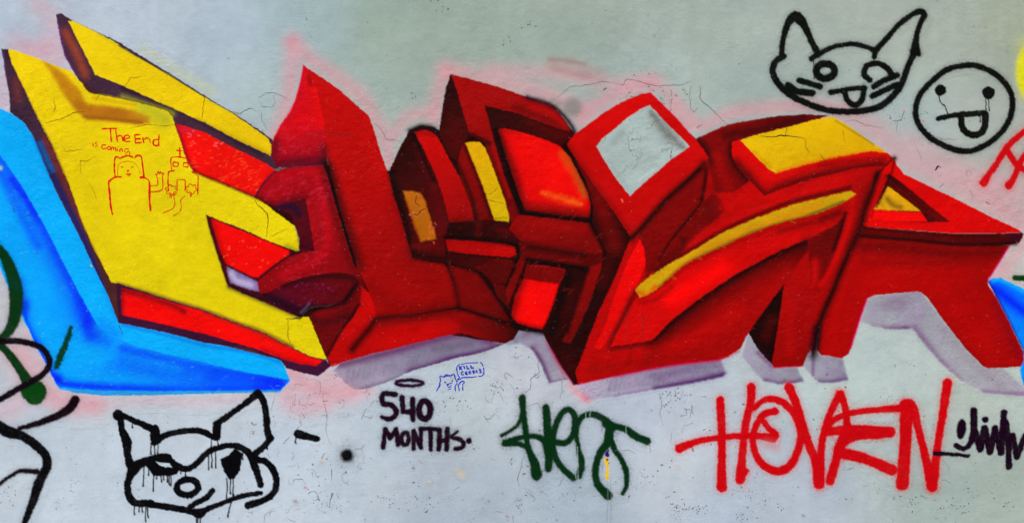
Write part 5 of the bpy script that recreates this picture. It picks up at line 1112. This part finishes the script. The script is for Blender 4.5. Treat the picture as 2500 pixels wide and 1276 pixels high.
ribbon_object("bubble_outline", [(bp_([(925, 238), (850, 280), (825, 370), (850, 500), (880, 600), (930, 620), (850, 720), (930, 700), (1000, 645), (1150, 640), (1300, 635), (1450, 618)]), 1.8), (bp_([(950, 235), (1150, 200), (1300, 190), (1490, 182)]), 1.8), (bp_([(1560, 175), (1610, 200), (1655, 295)]), 1.8), (bp_([(1660, 345), (1680, 440), (1672, 540), (1600, 600), (1500, 612)]), 1.8)], BP, t, .1)
GL = {"K": [[(905, 290), (930, 410)], [(1000, 290), (920, 350), (1000, 395)]], "I": [[(1045, 280), (1080, 380)]], "L": [[(1140, 270), (1155, 375), (1222, 368)]], "L2": [[(1262, 265), (1280, 355), (1365, 345)]],
      "C": [[(1040, 465), (975, 475), (962, 520), (985, 560), (1050, 550)]], "E": [[(1150, 460), (1090, 475), (1110, 555), (1170, 545)], [(1100, 512), (1160, 500)]], "O": [[(1240, 445), (1205, 480), (1215, 530), (1250, 535), (1275, 490), (1262, 450), (1240, 445)]],
      "S": [[(1380, 430), (1330, 440), (1325, 475), (1380, 480), (1385, 510), (1325, 525)]], "lt": [[(1470, 425), (1410, 465), (1490, 495)]], "3": [[(1510, 405), (1590, 400), (1550, 445), (1605, 460), (1595, 490), (1540, 500)]]}
for k_, ls in GL.items():
    ribbon_object("character", [(bp_(l), 1.9) for l in ls], BP, t, .08)

# ---- cracks in the plaster
CRK = plain((50, 44, 40), 0.9); CRK_PALE = plain((122, 124, 120), 0.9)
CRK_OCHRE = plain((112, 78, 22), 0.9)
def dark_at(x, y):
    j, i = min(FNY - 1, max(0, int((y - FY0) / FS))), min(FNX - 1, max(0, int((x - FX0) / FS)))
    return FIELD[j, i].min() < 0.12
def on_yellow(pts):
    x, y = pts[len(pts) // 2]
    q = FIELD[int((y - FY0) / FS), int((x - FX0) / FS)]
    return q[1] > 0.3 and q[2] < 0.08
def on_coat(pts):
    x, y = pts[len(pts) // 2]
    j, i = int((y - FY0) / FS), int((x - FX0) / FS)
    return FIELD[j, i].min() > 0.12
def tl_(x0, y0, pts): return [(x0 + x / 3.0, y0 + y / 3.0) for x, y in pts]
CR = [(500, 0, [(180, 815), (260, 835), (330, 790), (410, 820)], 1.2), (500, 0, [(410, 820), (420, 880), (460, 960)], 1.2), (500, 0, [(390, 720), (450, 675), (540, 690), (610, 730)], 1.1), (500, 0, [(395, 740), (415, 780), (480, 785), (515, 750), (500, 700)], .9),
      (500, 0, [(690, 1030), (800, 980), (880, 965), (1050, 1000), (1130, 1020)], 1.3), (500, 0, [(1230, 900), (1290, 940), (1330, 1015), (1440, 1040)], 1.3),
      (0, 0, [(330, 910), (450, 870), (540, 825), (640, 820)], 1.6), (0, 0, [(450, 1070), (490, 1110), (610, 1095)], 1.3), (0, 0, [(1500, 700), (1480, 860)], 1.8), (0, 0, [(910, 640), (960, 570), (1080, 555)], 1.1), (0, 0, [(590, 1276), (590, 1180), (640, 1180), (700, 1150)], 1), (0, 0, [(395, 735), (405, 780), (395, 815)], 2), (0, 0, [(700, 750), (720, 700), (780, 640)], 1), (0, 0, [(940, 940), (1080, 910), (1200, 920), (1290, 910)], 1.1),
      (0, 425, [(660, 60), (690, 130), (710, 190)], 1.1), (0, 425, [(85, 210), (105, 285)], 1.6), (0, 425, [(880, 1100), (900, 1180)], 1.6),
      (500, 425, [(370, 190), (400, 240), (460, 290), (465, 350), (455, 460)], 2.2), (500, 425, [(590, 1060), (700, 1060), (740, 1000), (780, 970), (900, 965), (970, 940)], 3), (500, 425, [(620, 1060), (610, 1180), (640, 1270)], 1.9), (500, 425, [(1000, 940), (1005, 1120), (980, 1170)], 1.1), (500, 425, [(470, 460), (520, 440), (600, 400)], 1),
      (1000, 0, [(1080, 720), (1170, 635), (1290, 625), (1410, 605), (1500, 610)], 1.2), (1500, 0, [(0, 610), (60, 620), (90, 580), (170, 600), (330, 630), (500, 620), (560, 590)], 1.2), (1500, 0, [(620, 620), (620, 715), (690, 780), (750, 840), (820, 915)], 2.2), (1500, 0, [(560, 630), (550, 720), (560, 800), (590, 820), (620, 790)], 1.4), (1500, 0, [(415, 650), (420, 740), (410, 800)], 1.2),
      (1500, 0, [(1060, 1000), (1150, 1000), (1260, 990), (1390, 1010)], 2.6), (1500, 0, [(1390, 1010), (1400, 1080), (1430, 1110)], 1.6), (1500, 0, [(1260, 940), (1255, 990)], 1.5), (1500, 0, [(100, 980), (105, 1080), (130, 1110)], 1.6), (1500, 0, [(170, 1180), (160, 1220), (130, 1240)], 1.2), (1500, 0, [(430, 1060), (410, 1150), (430, 1160)], 1.8), (1500, 0, [(600, 940), (650, 915)], 1.2),
      (1500, 425, [(210, 1000), (215, 1080), (205, 1220)], 2.2), (1500, 425, [(90, 1000), (95, 1220)], 1.3), (1500, 850, [(210, 30), (250, 90)], 2),
      (1000, 850, [(740, 260), (800, 370)], 1.4), (1000, 850, [(960, 60), (940, 120), (950, 170), (890, 220), (885, 290), (850, 320)], 1.4), (1000, 850, [(850, 420), (940, 395), (970, 440)], 1.2), (1000, 850, [(850, 770), (790, 950), (805, 1010)], 1.5), (1000, 850, [(1110, 240), (1120, 320)], 2), (1000, 850, [(540, 490), (575, 545)], 1.1), (1000, 850, [(800, 1080), (770, 1130)], 1.2), (1000, 850, [(1420, 840), (1410, 900)], 1.2), (1000, 850, [(755, 1220), (757, 1276)], 1.6),
      (1500, 850, [(330, 340), (350, 420), (340, 460)], 1.6), (1500, 850, [(330, 460), (360, 560)], 1.4), (1500, 850, [(0, 745), (100, 740), (155, 770)], 1.4), (1500, 850, [(255, 690), (262, 760)], 1.5),
      (500, 850, [(860, 340), (880, 440), (900, 530), (880, 600), (920, 700)], 1.2), (500, 850, [(930, 880), (925, 960)], 2), (500, 850, [(940, 1050), (910, 1160)], 2.6), (500, 850, [(800, 230), (850, 250), (840, 330)], 1.2), (500, 850, [(700, 500), (715, 560), (660, 600)], 1), (500, 850, [(500, 1160), (440, 1220), (430, 1276)], 1.2), (500, 850, [(640, 990), (660, 950), (720, 955), (740, 1000)], .9), (500, 850, [(860, 385), (900, 380)], 2.4), (500, 850, [(520, 300), (500, 400), (480, 480)], 1),
      (2000, 0, [(200, 890), (270, 880), (330, 920), (480, 940)], 1.2), (2000, 0, [(820, 1000), (900, 1015), (1010, 1020)], 1.6), (2000, 0, [(620, 810), (600, 880), (540, 880)], 2.2), (2000, 0, [(575, 880), (570, 980)], 1.1), (2000, 0, [(0, 1115), (40, 1170), (70, 1220)], 1.3), (2000, 0, [(175, 960), (190, 1060)], 1), (2000, 0, [(850, 1240), (870, 1210), (890, 1230)], 5), (2000, 425, [(1100, 120), (1130, 160), (1120, 190)], 1.6), (2000, 425, [(1230, 205), (1250, 220)], 3), (2000, 425, [(870, 95), (910, 70)], 2), (2000, 850, [(740, 1080), (790, 1090)], 2), (2000, 850, [(380, 520), (350, 560)], 1.2),
      (1000, 425, [(580, 185), (700, 215)], 1.4), (1000, 425, [(560, 140), (600, 150), (640, 100)], 1.2), (1000, 425, [(620, 330), (720, 315)], 1.4), (1000, 425, [(0, 290), (60, 300), (75, 270), (130, 260)], 2.4), (1000, 425, [(50, 150), (40, 210), (80, 240)], 1.8), (1000, 425, [(500, 1080), (540, 1110), (600, 1100)], 1.4), (1000, 425, [(630, 1080), (650, 1140)], 1.6)]
for x0, y0, pts, w_ in CR:
    w_ *= 0.78
    p_ = tl_(x0, y0, pts)
    ribbon_object("crack", [(p_, [w_ * .4] + [w_] * (len(p_) - 2) + [w_ * .3] if len(p_) > 2 else [w_, w_ * .4])], CRK_OCHRE if on_yellow(p_) and w_ < 1.9 else CRK_PALE if on_coat(p_) and w_ < 2.5 else CRK, wall, 1.1, .0016)
# fine hairline crazing of the coat, too small to tell apart
r = random.Random(79); HL = []
for x0, y0, x1, y1, m_ in ((620, 930, 920, 1270, 55), (1010, 890, 1460, 1260, 30), (1520, 190, 1700, 430, 34), (2240, 250, 2490, 470, 18), (1620, 960, 1720, 1060, 10), (1180, 940, 1260, 1040, 8), (2060, 950, 2300, 1240, 20), (1480, 290, 1650, 440, 7)):
    for _ in range(m_):
        x, y, a_ = r.uniform(x0, x1), r.uniform(y0, y1), r.uniform(0, 6.28); q = [(x, y)]
        for _k in range(r.randint(2, 6)):
            a_ += r.gauss(0, .7); l_ = r.uniform(3, 9); x += l_ * math.cos(a_); y += l_ * math.sin(a_) * 1.2; q.append((x, y))
        if any(dark_at(*v_) for v_ in q): continue
        HL.append((q, [.2] + [r.uniform(.35, .9)] * (len(q) - 2) + [.3]))
ch = ribbon_object("hairline_cracks", HL, plain((128, 128, 124), .9), wall, .5, .0015); ch["kind"] = "stuff"
# clusters of grime where the coat is scuffed down to dark render
r = random.Random(78); V, F = [], []; n = 0
for cx_, cy_, sx_, sy_, m_ in ((1650, 1242, 10, 9, 26), (1700, 1238, 16, 6, 34), (1812, 1262, 12, 8, 20), (1640, 962, 24, 9, 44), (1620, 985, 10, 8, 16), (1862, 1215, 7, 7, 10), (1905, 1232, 6, 8, 8), (1810, 1195, 10, 18, 16), (2230, 1222, 14, 8, 12), (2330, 1236, 26, 14, 26), (2460, 1226, 10, 6, 10), (2270, 1040, 18, 12, 18), (2190, 975, 26, 14, 22), (2400, 1180, 40, 20, 18), (2200, 900, 26, 14, 12), (2140, 1190, 10, 8, 6),
                             (1122, 982, 14, 8, 22), (1205, 945, 18, 10, 20), (1250, 870, 14, 10, 14), (1020, 1215, 10, 8, 14), (1048, 1232, 6, 12, 12), (1400, 1210, 10, 14, 10), (1265, 1222, 6, 14, 10), (1165, 1093, 8, 4, 6), (1246, 1122, 5, 4, 8), (960, 1225, 12, 10, 12), (800, 1240, 20, 12, 24), (600, 1250, 10, 8, 8), (740, 1010, 24, 16, 22), (780, 1180, 20, 24, 22), (618, 1033, 5, 3, 8), (617, 1054, 4, 3, 8), (1605, 240, 18, 14, 18), (1540, 340, 14, 20, 12), (1640, 375, 8, 10, 10), (2030, 235, 20, 8, 6), (2180, 285, 18, 12, 14), (2260, 345, 12, 6, 8), (2255, 275, 5, 5, 6), (20, 1200, 24, 20, 22), (1075, 20, 16, 10, 10), (1230, 100, 8, 8, 6), (1290, 60, 14, 12, 8), (1010, 230, 5, 8, 6), (2330, 700, 20, 10, 6), (560, 140, 12, 4, 5), (760, 60, 20, 14, 5)):
    for _ in range(m_):
        x, y = r.gauss(cx_, sx_), r.gauss(cy_, sy_)
        if dark_at(x, y): continue
        s_ = r.uniform(.35, 1.25); k_ = r.randint(4, 6); a0 = r.random() * 6; ln_ = r.uniform(1, 3.6); ring_ = []
        for q in range(k_):
            a_ = q / k_ * 2 * math.pi; rad = s_ * r.uniform(.5, 1.2); ex, ey = rad * ln_ * math.cos(a_), rad * math.sin(a_)
            vx, vz = to_world(x + ex * math.cos(a0) - ey * math.sin(a0), y + ex * math.sin(a0) + ey * math.cos(a0))
            ring_.append((float(vx), -(float(height_at(np.array(vx), np.array(vz))) + .0013), float(vz)))
        V += ring_; F.append(tuple(range(n, n + k_))); n += k_
ch = raw_mesh("grime_scuffs", V, F, plain((88, 94, 86), .95), wall); ch["kind"] = "stuff"
# small chips where the coat has flaked to grey render
r = random.Random(77); V, F = [], []; n = 0
for _ in range(380):
    zone = r.random()
    if zone < .4: x, y = r.uniform(700, 1500), r.uniform(900, 1276)
    elif zone < .75: x, y = r.uniform(1500, 2500), r.uniform(930, 1276)
    elif zone < .85: x, y = r.gauss(1620, 60), r.gauss(240, 30)
    else: x, y = r.uniform(0, 2500), r.uniform(0, 1276)
    if r.random() < .6: x, y = x - x % 90 + r.gauss(20, 16), y - y % 70 + r.gauss(20, 12)
    if dark_at(x, y): continue
    s_ = abs(r.gauss(0, .8)) + .4; k_ = r.randint(5, 7); ang0 = r.random() * 6
    ln_ = r.uniform(1, 3.2)
    ring_ = []
    for q in range(k_):
        a_ = q / k_ * 2 * math.pi; rad = s_ * r.uniform(.5, 1.2)
        ex, ey = rad * ln_ * math.cos(a_), rad * math.sin(a_)
        vx, vz = to_world(x + ex * math.cos(ang0) - ey * math.sin(ang0), y + ex * math.sin(ang0) + ey * math.cos(ang0))
        ring_.append((float(vx), -(float(height_at(np.array(vx), np.array(vz))) + .0014), float(vz)))
    V += ring_; F.append(tuple(range(n, n + k_))); n += k_
ch = raw_mesh("flaked_chips", V, F, plain((112, 114, 106), .95), wall); ch["kind"] = "stuff"
print("tris", sum(len(o.data.polygons) * 2 for o in col.objects if o.type == 'MESH'))
